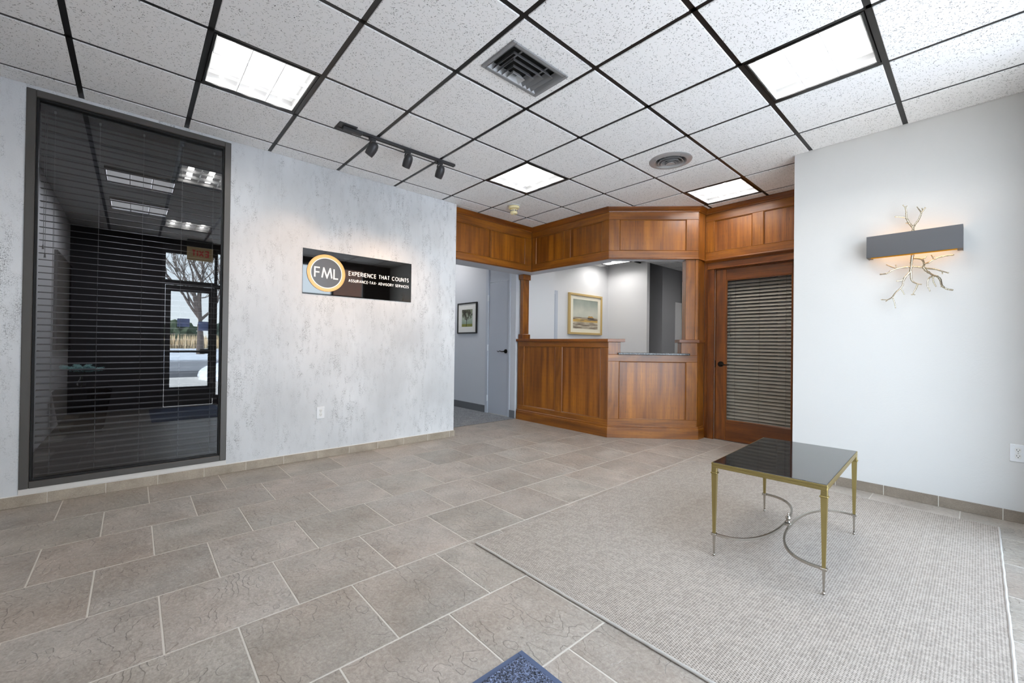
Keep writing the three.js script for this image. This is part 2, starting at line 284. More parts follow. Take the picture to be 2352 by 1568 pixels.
// ---- floors: a slab of grout and every porcelain tile on it
const floor = struct('floor', bx(-4.86, 4.85, -0.18, -0.0014, -12.3, 0, 0.001), M.grout);
{
  const rowX = [-0.925, -0.457, 0.011, 0.463, 0.933, 1.405, 1.873, 2.339, 2.812, 3.271, 3.739, 4.207, 4.675, 5.14], P = 0.448, J = 0.0052, shapes = [];
  seed = 41;
  for (let k = 0; k < 18; k++) shapes.push(box(0.468 - J, 0.012, P - J, 0.0018, k % 2 ? 'z' : 'z', [rnd() * 2.1, rnd() * 2.1]));
  for (let r = 0; r < rowX.length - 1; r++) for (let k = -1; k < 14; k++) {
    const zs = (r % 2 === 0 ? -0.51 : -0.735) - P * k;
    let x0 = rowX[r] + J / 2, x1 = rowX[r + 1] - J / 2, z1 = zs - J / 2, z0 = zs - P + J / 2;
    if (z0 > -3.78) x0 = Math.max(x0, 0.002); x0 = Math.max(x0, -0.428); x1 = Math.min(x1, EX); z1 = Math.min(z1, FZ); z0 = Math.max(z0, RZ - 0.03);
    if (x1 < 1.2 && x0 < 1.2) z0 = Math.max(z0, -5.36);
    if (x0 > 3.17) z0 = Math.max(z0, BZ);
    if (z0 < BZ) x1 = Math.min(x1, 3.2);
    if (x1 - x0 < 0.02 || z1 - z0 < 0.02) continue;
    const w = x1 - x0, d = z1 - z0, whole = Math.abs(w - 0.468) < 0.02 && Math.abs(d - P) < 0.02;
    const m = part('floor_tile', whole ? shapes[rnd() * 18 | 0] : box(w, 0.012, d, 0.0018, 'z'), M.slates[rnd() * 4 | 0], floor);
    m.position.set((x0 + x1) / 2, -0.006, (z0 + z1) / 2); if (whole) m.scale.set(w / (0.468 - J), 1, d / (P - J));
    if (whole && rnd() < 0.5) m.rotation.y = Math.PI;
  }
}
struct('floor_hall', bx(-2.7, -0.43, -0.004, 0.003, BZ, -3.78, 0.001, 'z', [0, 0]), M.carpet);
struct('floor_office', merge([planarUV(new THREE.ExtrudeGeometry(new THREE.Shape([[-1.22, 5.37], [1.2, 5.37], [1.9, 6.07], [1.9, 8.666], [-1.22, 8.666]].map(([a, b]) => new THREE.Vector2(a, b))), { depth: 0.006, bevelEnabled: false }).rotateX(-Math.PI / 2).translate(0, -0.004, 0), (x) => x, (x, y, z) => z), bx(-0.26, 1.9, -0.004, 0.002, -12.2, -8.667, 0.001, 'z', [0, 0])]), M.carpet);
struct('floor_meeting_room', bx(-4.756, -0.12, -0.004, 0.003, -3.78, FZ, 0.001, 'z', [0, 0]), std(0x2c2c2f, 0.9));
struct('floor_side_room', bx(2.0, 4.5, -0.004, 0.003, -9, -6.2, 0.001, 'z', [0, 0]), M.carpetBase);

// ---- skirting tiles
function skirting(name, parts, mat) { const g = struct(name); { const [f, l] = [parts[0], parts[parts.length - 1]]; const x = name === 'baseboard_left'; part('joint_filler', x ? bx(0, 0.0095, 0, 0.0722, -3.782, FZ, 0.001) : bx(f[0], l[1], 0, 0.0732, BZ, BZ + 0.0095, 0.001), M.grout, g); }
  for (const p of parts) part('skirting_tile', bx(...p, 0.0015, 'x'), mat, g); return g; }
{
  const zs = [FZ, -0.435, -0.725, -1.017, -1.309, -1.606, -1.904, -2.204, -2.506, -2.81, -3.111, -3.414, -3.716, -3.782], list = [];
  for (let i = 0; i < zs.length - 1; i++) list.push([0, 0.011, 0, 0.073, zs[i + 1] + 0.002, zs[i] - 0.002]);
  list.push([-0.12, 0.009, 0, 0.073, -3.793, -3.783]);
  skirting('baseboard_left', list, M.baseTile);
  struct('trim_1', bx(-0.001, 0.0035, 0.073, 0.079, -3.782, FZ, 0.001), std(0xe4e0da, 0.8));   // caulk bead above the tiles
  const xs = [3.2, 3.5, 3.8, 4.099, 4.402, 4.7, EX], l2 = [];
  for (let i = 0; i < xs.length - 1; i++) l2.push([xs[i] + 0.002, xs[i + 1] - 0.002, 0, 0.074, BZ, BZ + 0.011]);
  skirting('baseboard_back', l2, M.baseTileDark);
  const c = M.carpetBase;
  struct('baseboard_hall', merge([bx(-2.7, -1.182, 0, 0.118, BZ, BZ + 0.012, 0.002), bx(-0.567, -0.45, 0, 0.118, BZ, BZ + 0.012, 0.002)]), c);
}

// ---- suspended ceiling: black grid, every mineral-fibre tile hung in it
const LX = [-1.66, -1.04, -0.42, 0.201, 0.827, 1.457, 2.081, 2.699, 3.312, 3.912, 4.53, 5.15], LZ = [0.03, -0.561, -1.152, -1.745, -2.346, -2.954, -3.57, -4.174, -4.779, -5.381, -5.98, -6.58, -7.18, -7.78, -8.38, -8.98, -9.58, -10.18, -10.78, -11.38, -11.98, -12.58];
const lightCells = [[4, 2], [8, 6], [4, 6], [6, 9], [8, 2], [1, 13], [4, 10], [2, 11], [4, 13], [4, 15]];     // [column, row] of the recessed lights, seen and added
const ceiling = struct('ceiling', bx(-1.3, EX, H + 0.1, H + 0.125, -12.2, FZ, 0.001), M.plenum);
{
  seed = 77;
  const D = 0.03, th = 0.018, cache = new Map();
  const tileGeo = (w, d, v) => { const k = [w.toFixed(3), d.toFixed(3), v].join(); if (!cache.has(k)) cache.set(k, box(w, th, d, 0.0025, v % 2 ? 'x' : 'z')); return cache.get(k); };
  const lay = (x0, x1, z0, z1) => { if (x1 - x0 < 0.05 || z1 - z0 < 0.05) return; const v = rnd() * 4 | 0, m = part('ceiling_tile', tileGeo(x1 - x0 - D, z1 - z0 - D, v), M.ceilingTiles[rnd() * 2 | 0], ceiling); m.position.set((x0 + x1) / 2, H - 0.008 + th / 2, (z0 + z1) / 2); };
  for (let c = 0; c < LX.length - 1; c++) for (let r = 0; r < LZ.length - 1; r++) {
    if (lightCells.some(([a, b]) => a === c && b === r)) continue;
    let x0 = LX[c], x1 = LX[c + 1], z1 = LZ[r], z0 = LZ[r + 1];
    x1 = Math.min(x1, EX + D / 2 - 0.004); z1 = Math.min(z1, FZ + D / 2 - 0.004);
    if (r <= 6) x0 = Math.max(x0, -D / 2 + 0.004); else if (r <= 8) x0 = Math.max(x0, -0.43);
    if (r === 8) z0 = Math.max(z0, x0 > 3.2 ? BZ - 0.01 : z0);
    if (r === 8 && x0 < 3.2 && x1 > 3.2) { lay(3.172, x1, BZ - 0.01, z1); x1 = 3.2; }
    if (r >= 9) { x0 = Math.max(x0, r >= 13 && z0 < -8.67 ? -0.25 : r <= 10 ? -0.44 : -1.22); x1 = Math.min(x1, r === 9 ? 3.2 : 1.9); }
    if (r === 9 && c >= 6) z0 = Math.max(z0, RZ); if (r === 10 && c >= 5) { lay(Math.max(x0, 1.9), Math.min(LX[c + 1], 3.2), RZ, z1); z1 = RZ - 0.05; if (x0 > 1.9) continue; }
    z0 = Math.max(z0, -12.2);
    if (c === 6 && (r === 4 || r === 7)) { // tiles cut out for the air diffusers
      const sh = new THREE.Shape([[x0 + 0.015, -z0 - 0.015], [x1 - 0.015, -z0 - 0.015], [x1 - 0.015, -z1 + 0.015], [x0 + 0.015, -z1 + 0.015]].map(([a, b]) => new THREE.Vector2(a, b))), ho = new THREE.Path();
      if (r === 4) { ho.moveTo(2.262, 2.436); ho.lineTo(2.522, 2.436); ho.lineTo(2.522, 2.869); ho.lineTo(2.262, 2.869); ho.closePath(); } else ho.absarc(2.385, 4.508, 0.13, 0, Math.PI * 2);
      sh.holes.push(ho);
      part('ceiling_tile', new THREE.ExtrudeGeometry(sh, { depth: th, bevelEnabled: false, curveSegments: 40 }).rotateX(-Math.PI / 2).translate(0, H - 0.008, 0), M.ceilingTiles[0], ceiling);
      continue;
    }
    lay(x0, x1, z0, z1);
  }
  lay(-0.43, 0.011, -4.174, -3.765);
  const bar = (x0, x1, z0, z1) => part('grid_bar', bx(x0, x1, H - 0.002, H + 0.03, z0, z1, 0.0015), M.grid, ceiling);
  for (const x of LX.slice(2, 11)) bar(x - 0.016, x + 0.016, x < 0 ? -8.66 : x < 1.9 ? -8.66 : x < 3.2 ? RZ : BZ, x < 0 ? BZ - 0.15 : FZ);
  for (const z of LZ.slice(1, 15)) bar(z > -3.78 ? 0 : z > BZ ? -0.43 : z > -6.2 ? -0.45 : -1.22, z > BZ ? EX : z > -6.2 ? 3.2 : 1.9, z - 0.016, z + 0.016);
  for (const [x0, x1, z0, z1] of [[0, 0.012, -3.78, FZ], [3.2, EX, BZ, BZ + 0.012], [0, EX, FZ - 0.012, FZ], [EX - 0.012, EX, BZ, FZ]]) part('wall_angle', bx(x0, x1, H + 0.001, H + 0.02, z0, z1, 0.001), M.grid, ceiling);
}
struct('ceiling_hall', merge([bx(-2.7, -0.43, H, H + 0.02, BZ, -4.85, 0.001), bx(-2.7, -0.43, H, H + 0.02, -4.25, -3.9, 0.001), bx(-2.7, -2.3, H, H + 0.02, -4.85, -4.25, 0.001), bx(-1.7, -0.43, H, H + 0.02, -4.85, -4.25, 0.001)]), M.white);
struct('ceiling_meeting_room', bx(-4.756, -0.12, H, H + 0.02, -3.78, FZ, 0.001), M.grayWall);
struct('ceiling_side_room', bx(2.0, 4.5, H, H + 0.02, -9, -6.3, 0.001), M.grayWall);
// joint-cover strip between the tile and the carpet
struct('trim_2', bx(-0.434, -0.426, -0.004, 0.005, BZ, -3.79, 0.001), std(0x77726b, 0.5));
// ---------------------------------------------------------------- interior window in the concrete wall, with its blind
{
  const w = struct('window_1');
  const z0 = -1.458, z1 = -0.303, y0 = 0.115, y1 = 2.815, f = 0.044;
  part('frame_jamb', bx(-0.11, 0.012, y0, y1, z1 - f, z1, 0.003), M.bronze, w); part('frame_jamb', bx(-0.11, 0.012, y0, y1, z0, z0 + f, 0.003), M.bronze, w);
  part('frame_head', bx(-0.11, 0.012, y1 - f, y1, z0 + f, z1 - f, 0.003), M.bronze, w); part('frame_sill', bx(-0.11, 0.012, y0, y0 + f, z0 + f, z1 - f, 0.003), M.bronze, w);
  const g = 0.012, a = [y0 + f, y1 - f, z0 + f, z1 - f];
  part('gasket', merge([bx(-0.05, -0.012, a[0], a[1], a[3] - g, a[3], 0.002), bx(-0.05, -0.012, a[0], a[1], a[2], a[2] + g, 0.002), bx(-0.05, -0.012, a[1] - g, a[1], a[2] + g, a[3] - g, 0.002), bx(-0.05, -0.012, a[0], a[0] + g, a[2] + g, a[3] - g, 0.002)]), M.blackGasket, w);
  const p = part('pane', new THREE.PlaneGeometry(a[3] - a[2] - 2 * g, a[1] - a[0] - 2 * g), M.tintedPane, w); p.rotation.y = Math.PI / 2; p.position.set(-0.035, (a[0] + a[1]) / 2, (a[2] + a[3]) / 2);
  struct('trim_3', bx(-0.11, 0.006, 0.079, 0.115, z0 - 0.002, z1 + 0.002, 0.001), std(0xd8d4ce, 0.8));
}
// a horizontal blind: length L along x, front towards +z, hung from y1
function blind(root, L, y0, y1, pitch, width, tilt, slatMat, cordMat, cords, wand) {
  const s = new THREE.Shape(), n = 6, cam = width * 0.1; s.moveTo(-width / 2, 0);
  for (let i = 1; i <= n; i++) s.lineTo(-width / 2 + width * i / n, cam * Math.sin(Math.PI * i / n));
  for (let i = n; i >= 0; i--) s.lineTo(-width / 2 + width * i / n, cam * Math.sin(Math.PI * i / n) + 0.0012);
  const g = new THREE.ExtrudeGeometry(s, { depth: L - 0.012, bevelEnabled: false, steps: 1 }); g.translate(0, 0, -(L - 0.012) / 2); g.rotateY(Math.PI / 2); g.rotateX(tilt);
  const top = y1 - 0.05; let k = 0;
  for (let y = top - pitch * 0.6; y > y0 + 0.03; y -= pitch, k++) { const m = part('slat', g, slatMat, root); m.position.set(0, y, 0); }
  part('headrail', box(L, 0.045, 0.05, 0.003, 'x').translate(0, y1 - 0.0225, 0), slatMat, root);
  part('bottom_rail', box(L - 0.012, 0.018, width * 0.9, 0.004, 'x').translate(0, y0 + 0.01, 0), slatMat, root);
  for (const c of cords) { part('ladder_cord', merge([new THREE.CylinderGeometry(0.0011, 0.0011, y1 - y0 - 0.02, 5).translate(c, (y0 + y1) / 2, width * 0.42), new THREE.CylinderGeometry(0.0011, 0.0011, y1 - y0 - 0.02, 5).translate(c, (y0 + y1) / 2, -width * 0.42)]), cordMat, root); part('cord_clip', box(0.012, 0.02, 0.004, 0.001).translate(c, y1 - 0.035, 0.027), cordMat, root); }
  for (const [x, len] of wand) { part('lift_cord', new THREE.CylinderGeometry(0.0012, 0.0012, len, 5).translate(x, y1 - 0.045 - len / 2, 0.031), cordMat, root); part('cord_tassel', new THREE.CylinderGeometry(0.003, 0.006, 0.03, 8).translate(x, y1 - 0.05 - len, 0.031), cordMat, root); }
  return root;
}
{
  const b = thing('venetian_blind', 'dark bronze slatted blind hanging behind the large interior window in the concrete wall', 'blind', [-0.1, 0, -0.88], Math.PI / 2);
  blind(b, 1.05, 0.16, 2.755, 0.0455, 0.05, 0.13, M.darkSlat, M.cord, [-0.452, -0.225, 0.02, 0.26, 0.47], [[-0.488, 1.0], [-0.497, 0.94]]);
}
// ---------------------------------------------------------------- cherry millwork: bulkhead, reception counter, posts, door
const inset = (A, d) => A;
// a face of stiles, rails and sunk panels from floor point A to B; openings [s0, s1], y0..y1 overall, v0..v1 panel height
function paneled(root, A, B, y0, y1, openings, v0, v1, opt = {}) {
  const L = Math.hypot(B[0] - A[0], B[1] - A[1]), t = 0.022, a = opt.a ?? 0, b = L - (opt.b ?? 0);
  const put = (name, s0, s1, ya, yb, n0, n1, grain, mat, c = 0.003) => {
    const m = part(name, box(s1 - s0, yb - ya, n1 - n0, c, grain), mat, root), dx = (B[0] - A[0]) / L, dz = (B[1] - A[1]) / L, s = (s0 + s1) / 2, n = (n0 + n1) / 2;
    m.position.set(A[0] + dx * s - dz * n - root.position.x, (ya + yb) / 2 - root.position.y, A[1] + dz * s + dx * n - root.position.z);
    return facing(m, A, B);
  };
  put('rail', a, b, y0, v0, -t, 0, 'x', M.frameWood); if (y1 - v1 > 0.01) put('rail', a, b, v1, y1, -t, 0, 'x', M.frameWood);
  let s = a;
  for (const [s0, s1] of openings) {
    put('stile', s, s0, v0, v1, -t, 0, 'y', M.frameWood); s = s1;
    put('panel', s0 - 0.004, s1 + 0.004, v0 - 0.004, v1 + 0.004, -t - 0.006, -0.013, 'y', M.panelWood, 0.001);
    for (const [p, q, ya, yb, g] of [[s0, s0 + 0.009, v0, v1, 'y'], [s1 - 0.009, s1, v0, v1, 'y'], [s0 + 0.009, s1 - 0.009, v0, v0 + 0.009, 'x'], [s0 + 0.009, s1 - 0.009, v1 - 0.009, v1, 'x']]) put('panel_bead', p, q, ya, yb, -0.0131, -0.002, g, M.frameWood, 0.0045);
  }
  put('stile', s, b, v0, v1, -t, 0, 'y', M.frameWood);
  return put;
}
const CP = [[-0.12, -3.80], [-0.12, BZ], [1.23, BZ - 0.005], [1.995, -5.975], [1.995, RZ], [3.19, RZ]];
{
  const b = thing('wooden_bulkhead', 'cherry panelled bulkhead under the ceiling wrapping round above the reception counter', 'bulkhead', [1.2, 2.205, -5.3]);
  const y0 = 2.205, y1 = 2.79, d = 1.075;
  paneled(b, [-0.12, -3.80], [-0.12, BZ], y0, y1, [[0.055, 0.615], [0.637, 1.265]], 2.295, 2.674);
  paneled(b, [-0.12, BZ], CP[2], y0, y1, [[0.085, 0.607], [0.73, 1.24]], 2.304, 2.686);
  paneled(b, CP[2], CP[3], y0, y1, [[0.134, 0.94]], 2.303, 2.685);
  wpart('stile', bx(1.96, 1.995, y0, y1, RZ, -5.985, 0.002), M.frameWood, b);
  paneled(b, CP[4], CP[5], y0, y1, [[0.102, 0.534], [0.65, 1.08]], 2.302, 2.685);
  wpart('crown_moulding', sweep(CP, [[-0.018, 2.778], [0.008, 2.778], [0.01, 2.786], [0.014, 2.792], [0.02, 2.796], [0.03, 2.806], [0.042, 2.822], [0.046, 2.826], [0.05, 2.828], [0.052, H - 0.011], [-0.018, H - 0.011]]), M.capWood, b);
  wpart('lower_bead', sweep(CP, [[-0.02, 2.196], [0.006, 2.196], [0.01, 2.2], [0.01, 2.206], [0.006, 2.212], [0.0005, 2.215], [0.0005, 2.2051], [-0.02, 2.2051]]), M.capWood, b);
  // plastered box behind the boards
  const box4 = (pts, ya, yb) => { const s = new THREE.Shape(pts.map(([x, z]) => new THREE.Vector2(x, -z))); const g = new THREE.ExtrudeGeometry(s, { depth: yb - ya, bevelEnabled: false }); g.rotateX(-Math.PI / 2).translate(0, ya, 0); return g; };
  wpart('plaster_soffit', box4([[-0.146, -3.80], [-0.146, BZ - 0.029], [1.219, BZ - 0.031], [1.966, -5.985], [1.958, RZ - 0.021], [1.905, RZ - 0.021], [1.87, -6.06], [1.145, -5.335], [1.13, -5.41], [-0.44, -5.41], [-0.44, -3.80]], 2.2, 2.83), M.soffit, b);
}
{
  const c = thing('reception_counter', 'cherry panelled reception counter with an angled right-hand front', 'counter', [0.6, 0, -5.3]);
  const A = [-0.42, -5.222], B = [1.225, -5.222], C = [1.99, -5.987];
  paneled(c, A, B, 0.12, 1.176, [[0.133, 0.765], [0.89, 1.53]], 0.215, 1.107);
  const put = paneled(c, B, C, 0.12, 1.022, [[0.134, 0.948]], 0.228, 0.937, { a: 0 });
  put('post_face', 0, 0.15, 1.022, 1.176, -0.02, 0.0005, 'y', M.frameWood); put('post_face', 0.885, 1.08, 1.022, 1.176, -0.02, 0.0005, 'y', M.frameWood);
  put('post_core', 0.001, 0.149, 0.9, 1.176, -0.16, -0.0201, 'y', M.frameWood); put('post_core', 0.886, 1.07, 0.9, 1.176, -0.14, -0.0201, 'y', M.frameWood);
  const base = [[-0.006, 0.0], [0.02, 0.0], [0.02, 0.118], [0.017, 0.124], [0.011, 0.128], [0.011, 0.136], [0.015, 0.139], [0.015, 0.144], [0.008, 0.15], [-0.006, 0.152]];
  wpart('base_moulding', sweep([A, B, C, [1.99, -6.135]], base), M.frameWood, c);
  wpart('return_panel', bx(1.968, 1.99, 0.0, 2.1955, RZ + 0.004, -6.0, 0.001), M.frameWood, c);
  wpart('end_panel', bx(-0.42, -0.398, 0.0, 1.176, -5.37, -5.245, 0.001), M.frameWood, c);
  // caps
  const cap = [[-0.17, 1.176], [0.022, 1.176], [0.025, 1.179], [0.025, 1.211], [0.022, 1.214], [-0.17, 1.214]];
  wpart('cap', sweep([[-0.435, -5.222], B, [1.367, -5.364]], cap), M.capWood, c);
  wpart('cap', sweep([[1.83, -5.827], C, [1.99, -6.135]], [[-0.15, 1.176], [0.022, 1.176], [0.025, 1.179], [0.025, 1.211], [0.022, 1.214], [-0.15, 1.214]]), M.capWood, c);
  put('stone_ledge', 0.116, 0.977, 1.0222, 1.046, -0.0195, 0.045, 'x', M.counterStone, 0.004); put('stone_ledge', 0.151, 0.884, 1.0222, 1.046, -0.42, -0.0196, 'x', M.counterStone, 0.001);
  // white-backed inner wall of the counter
  wpart('inner_wall', bx(-0.397, 1.1, 0, 1.175, -5.37, -5.25, 0.001), M.soffit, c);
  // square post on the left end
  wpart('post', bx(-0.412, -0.352, 1.286, 2.118, -5.383, -5.256, 0.004), M.frameWood, c);
  wpart('post_base', bx(-0.43, -0.334, 1.2142, 1.2858, -5.4, -5.238, 0.003), M.capWood, c); wpart('post_capital', bx(-0.43, -0.334, 2.1182, 2.1955, -5.4, -5.238, 0.003), M.capWood, c);
  // pilaster on the right
  put('pilaster', 0.934, 1.046, 1.2143, 2.1955, -0.13, -0.001, 'y', M.frameWood, 0.003); put('pilaster', 1.0465, 1.082, 1.2143, 2.1955, -0.1, 0.0, 'y', M.frameWood, 0.002);
}
{ // glazed cherry door with its casing
  const d = struct('door_1'), z = RZ;
  const P = (n, ...b) => part(n, bx(...b), M.walnut, d), Pg = (n, b, grain) => part(n, bx(...b, 0.003, grain), M.walnut, d);
  Pg('casing', [2.034, 2.11, 0.0, 2.085, z - 0.02, z + 0.014], 'y'); Pg('casing', [3.064, 3.14, 0.0, 2.085, z - 0.02, z + 0.014], 'y');
  Pg('plinth_board', [1.9915, 2.033, 0.0, 2.19, z - 0.02, z + 0.004], 'y');
  part('head_casing', bx(2.026, 3.15, 2.096, 2.166, z - 0.02, z + 0.012, 0.003, 'x'), M.walnut, d);
  part('head_bead', sweep([[2.024, z], [3.152, z]], [[-0.019, 2.085], [0.02, 2.085], [0.024, 2.089], [0.024, 2.093], [0.018, 2.0958], [-0.019, 2.0958]]), M.capWood, d);
  part('head_cap', sweep([[2.0, z], [3.17, z]], [[-0.019, 2.1663], [0.012, 2.1663], [0.016, 2.172], [0.03, 2.182], [0.042, 2.19], [0.044, 2.1955], [-0.019, 2.1955]]), M.capWood, d);
  part('jamb', merge([bx(2.1105, 2.12, 0, 2.0845, z - 0.09, z - 0.0205, 0.001), bx(3.054, 3.0635, 0, 2.0845, z - 0.09, z - 0.0205, 0.001), bx(2.1205, 3.0535, 2.076, 2.0845, z - 0.09, z - 0.0205, 0.001)]), M.walnut, d);
  const f = z - 0.022, k = z - 0.062;
  Pg('door_stile', [2.123, 2.242, 0.006, 2.073, k, f], 'y'); Pg('door_stile', [2.93, 3.051, 0.006, 2.073, k, f], 'y');
  Pg('door_rail', [2.2425, 2.9295, 1.941, 2.073, k, f], 'x'); Pg('door_rail', [2.2425, 2.9295, 0.006, 0.246, k, f], 'x');
  const pane = part('pane', new THREE.PlaneGeometry(0.687, 1.695), M.doorPane, d); pane.position.set(2.586, 1.0935, z - 0.036);
  const bead = (x0, x1, y0, y1, g) => part('glazing_bead', bx(x0, x1, y0, y1, z - 0.035, z - 0.0235, 0.003, g), M.capWood, d);
  bead(2.2425, 2.252, 0.246, 1.941, 'y'); bead(2.92, 2.9295, 0.246, 1.941, 'y'); bead(2.252, 2.92, 0.246, 0.2555, 'x'); bead(2.252, 2.92, 1.9315, 1.941, 'x');
  // lever handle: rose, neck and curved lever
  const hx = 2.185, hy = 0.922, h = part('door_handle', merge([new THREE.CylinderGeometry(0.032, 0.034, 0.012, 24).rotateX(Math.PI / 2).translate(hx, hy, f + 0.006), new THREE.CylinderGeometry(0.012, 0.015, 0.04, 16).rotateX(Math.PI / 2).translate(hx, hy, f + 0.03), tube([[hx - 0.005, hy, f + 0.05], [hx + 0.03, hy + 0.002, f + 0.056], [hx + 0.07, hy - 0.006, f + 0.055], [hx + 0.11, hy - 0.001, f + 0.05]], 0.009, 0.006, 14, 8)]), M.oilBronze, d, 'dark lever handle');
  part('strike_plate', bx(2.1155, 2.1225, 0.88, 0.965, f - 0.02, f + 0.006, 0.001), M.oilBronze, d);
  const b = thing('venetian_blind', 'tan slatted blind hanging behind the glass of the cherry door', 'blind', [2.586, 0, z - 0.1]);
  blind(b, 0.74, 0.21, 1.985, 0.0405, 0.05, 0.72, M.tanSlat, M.darkCord, [-0.26, 0.0, 0.27], [[-0.325, 0.62], [-0.31, 0.66]]);
}
{ // pale grey closet door in the hall
  const d = struct('door_2'), z = BZ;
  part('jamb', bx(-1.18, -1.116, 0, 2.4, z - 0.09, z + 0.008, 0.003), M.hallTrim, d); part('jamb', bx(-0.612, -0.57, 0, 2.4, z - 0.09, z + 0.008, 0.003), M.hallTrim, d);
  part('transom_panel', bx(-1.1155, -0.6125, 2.138, 2.4, z - 0.06, z - 0.012, 0.002), M.hallDoor, d);
  const leaf = part('door_leaf', bx(-1.113, -0.615, 0.008, 2.133, z - 0.05, z - 0.008, 0.002), M.hallDoor, d);
  part('door_handle', merge([new THREE.CylinderGeometry(0.031, 0.033, 0.012, 24).rotateX(Math.PI / 2).translate(-0.68, 1.02, z - 0.002), new THREE.CylinderGeometry(0.01, 0.013, 0.04, 14).rotateX(Math.PI / 2).translate(-0.68, 1.02, z + 0.02), tube([[-0.676, 1.02, z + 0.04], [-0.72, 1.016, z + 0.047], [-0.765, 1.024, z + 0.047], [-0.81, 1.012, z + 0.042], [-0.838, 1.022, z + 0.038]], 0.009, 0.005, 16, 8)]), M.oilBronze, leaf);
  for (const y of [0.245, 1.07, 1.885]) part('hinge', merge([bx(-1.1235, -1.113, y - 0.05, y + 0.05, z - 0.01, z + 0.012, 0.002), new THREE.CylinderGeometry(0.007, 0.007, 0.1, 10).translate(-1.118, y, z + 0.014)]), M.hinge, d);
  part('latch_plate', bx(-0.6128, -0.606, 0.97, 1.08, z - 0.02, z + 0.009, 0.001), M.hinge, d);
}
// deep in the office: door and cabinets beyond the passage
{
  const d = struct('door_3'), x = -0.267;
  part('door_leaf', bx(x, x + 0.012, 0.004, 2.12, -10.36, -9.87, 0.002), M.officeWhite, d);
  const g = thing('wall_cabinet', 'pale upper cabinet in the passage behind the right end of the counter', 'cabinet', [0.1, 1.76, -10.3]);
  wpart('cabinet_body', bx(-0.25, 0.6, 1.77, 2.6, -10.5, -10.161, 0.002), M.white, g); wpart('cabinet_door', bx(-0.249, 0.17, 1.762, 2.6, -10.16, -10.14, 0.003), M.white, g); wpart('cabinet_door', bx(0.174, 0.6, 1.762, 2.6, -10.16, -10.14, 0.003), M.white, g);
  const f = thing('tall_cabinet', 'grey tall unit below the pale upper cabinet in the passage', 'cabinet', [0.1, 0.002, -10.3]);
  wpart('cabinet_body', bx(-0.24, 0.6, 0.0025, 1.7605, -10.5, -10.171, 0.002), M.grayWall, f);
  for (let k = 0; k < 3; k++) wpart('cabinet_door', bx(-0.235 + k * 0.06, -0.179 + k * 0.06, 0.08, 1.755, -10.17, -10.15, 0.004), M.white, f);
  const c = struct('door_4');   // casing of the office side door, seen beside the closet corner
  part('casing', bx(-1.2195, -1.205, 0, 2.19, -7.0, -6.925, 0.003), M.hallTrim, c); part('head_casing', bx(-1.2195, -1.205, 2.11, 2.19, -6.9249, -6.2, 0.003), M.hallTrim, c); part('door_leaf', bx(-1.2195, -1.21, 0.01, 2.11, -6.924, -6.2, 0.002), M.hallDoor, c);
}
// ---------------------------------------------------------------- ceiling fittings
function troffer(c, r, label, power, glow = M.glow) {
  const [x0, x1, z0, z1] = Array.isArray(c) ? c : [LX[c], LX[c + 1], LZ[r + 1], LZ[r]], cx = (x0 + x1) / 2, cz = (z0 + z1) / 2, w = x1 - x0, d = z1 - z0;
  const g = thing('ceiling_light', label, 'ceiling light', [cx, H, cz], 0), a = w / 2 - 0.019, b = d / 2 - 0.019, e = 0.014, i = a - e, j = b - e;
  part('frame', merge([bx(-a, a, -0.006, 0.02, -b, -j, 0.002), bx(-a, a, -0.006, 0.02, j, b, 0.002), bx(-a, -i, -0.006, 0.02, -j, j, 0.002), bx(i, a, -0.006, 0.02, -j, j, 0.002)]), M.grid, g);
  part('housing', merge([bx(-i, i, 0, 0.075, -j, -j + 0.004, 0.001), bx(-i, i, 0, 0.075, j - 0.004, j, 0.001), bx(-i, -i + 0.004, 0, 0.075, -j, j, 0.001), bx(i - 0.004, i, 0, 0.075, -j, j, 0.001)]), M.lightHousing, g);
  part('diffuser', bx(-i, i, 0.066, 0.074, -j, j, 0.001), glow, g);
  for (const s of [-1, 1]) {
    part('louver_blade', bx(s * i / 3 - 0.0025, s * i / 3 + 0.0025, -0.002, 0.03, -j + 0.004, j - 0.004, 0.0005), M.louver, g);
    part('louver_blade', bx(-i + 0.004, i - 0.004, -0.0021, 0.03, s * j / 3 - 0.0025, s * j / 3 + 0.0025, 0.0005), M.louver, g);
  }
  for (const k of [-1, 0, 1]) {
    part('lamp_tube', new THREE.CylinderGeometry(0.013, 0.013, 2 * i - 0.04, 12).rotateZ(Math.PI / 2).translate(0, 0.05, k * j * 0.667), M.tube, g);
    const l = new THREE.RectAreaLight(0xfffcf8, power * 3.9, 2 * i - 0.04, 0.05); l.name = 'light'; l.rotation.x = -Math.PI / 2; l.position.set(0, 0.036, k * j * 0.667); g.add(l);
  }
  return g;
}
troffer(4, 2, 'square recessed ceiling light above the large interior window, at the upper left', TROFFER);
troffer(8, 6, 'square recessed ceiling light above the white wall with the branch sconce, at the upper right', TROFFER);
troffer(4, 6, 'square recessed ceiling light between the track lights and the round air diffuser', TROFFER);
troffer(6, 9, 'square recessed ceiling light against the bulkhead crown moulding above the wooden door', TROFFER);
troffer(8, 2, 'square recessed ceiling light near the glass entrance door, seen mirrored in the interior window', TROFFER);
troffer(1, 13, 'square recessed ceiling light in the office, glimpsed under the bulkhead above the landscape picture', TROFFER);
troffer(4, 10, 'added square ceiling light just behind the bulkhead, out of sight, to brighten the office', TROFFER);  // unseen fixture added to brighten the office
troffer(2, 11, 'added square ceiling light over the closet side of the office, out of sight, as fill', TROFFER);  // another added fixture, lifts the closet side of the office
troffer(4, 15, 'added square fill light in the passage ceiling behind the office, out of sight', TROFFER);  // added to lighten the dark passage, no fixture visible there
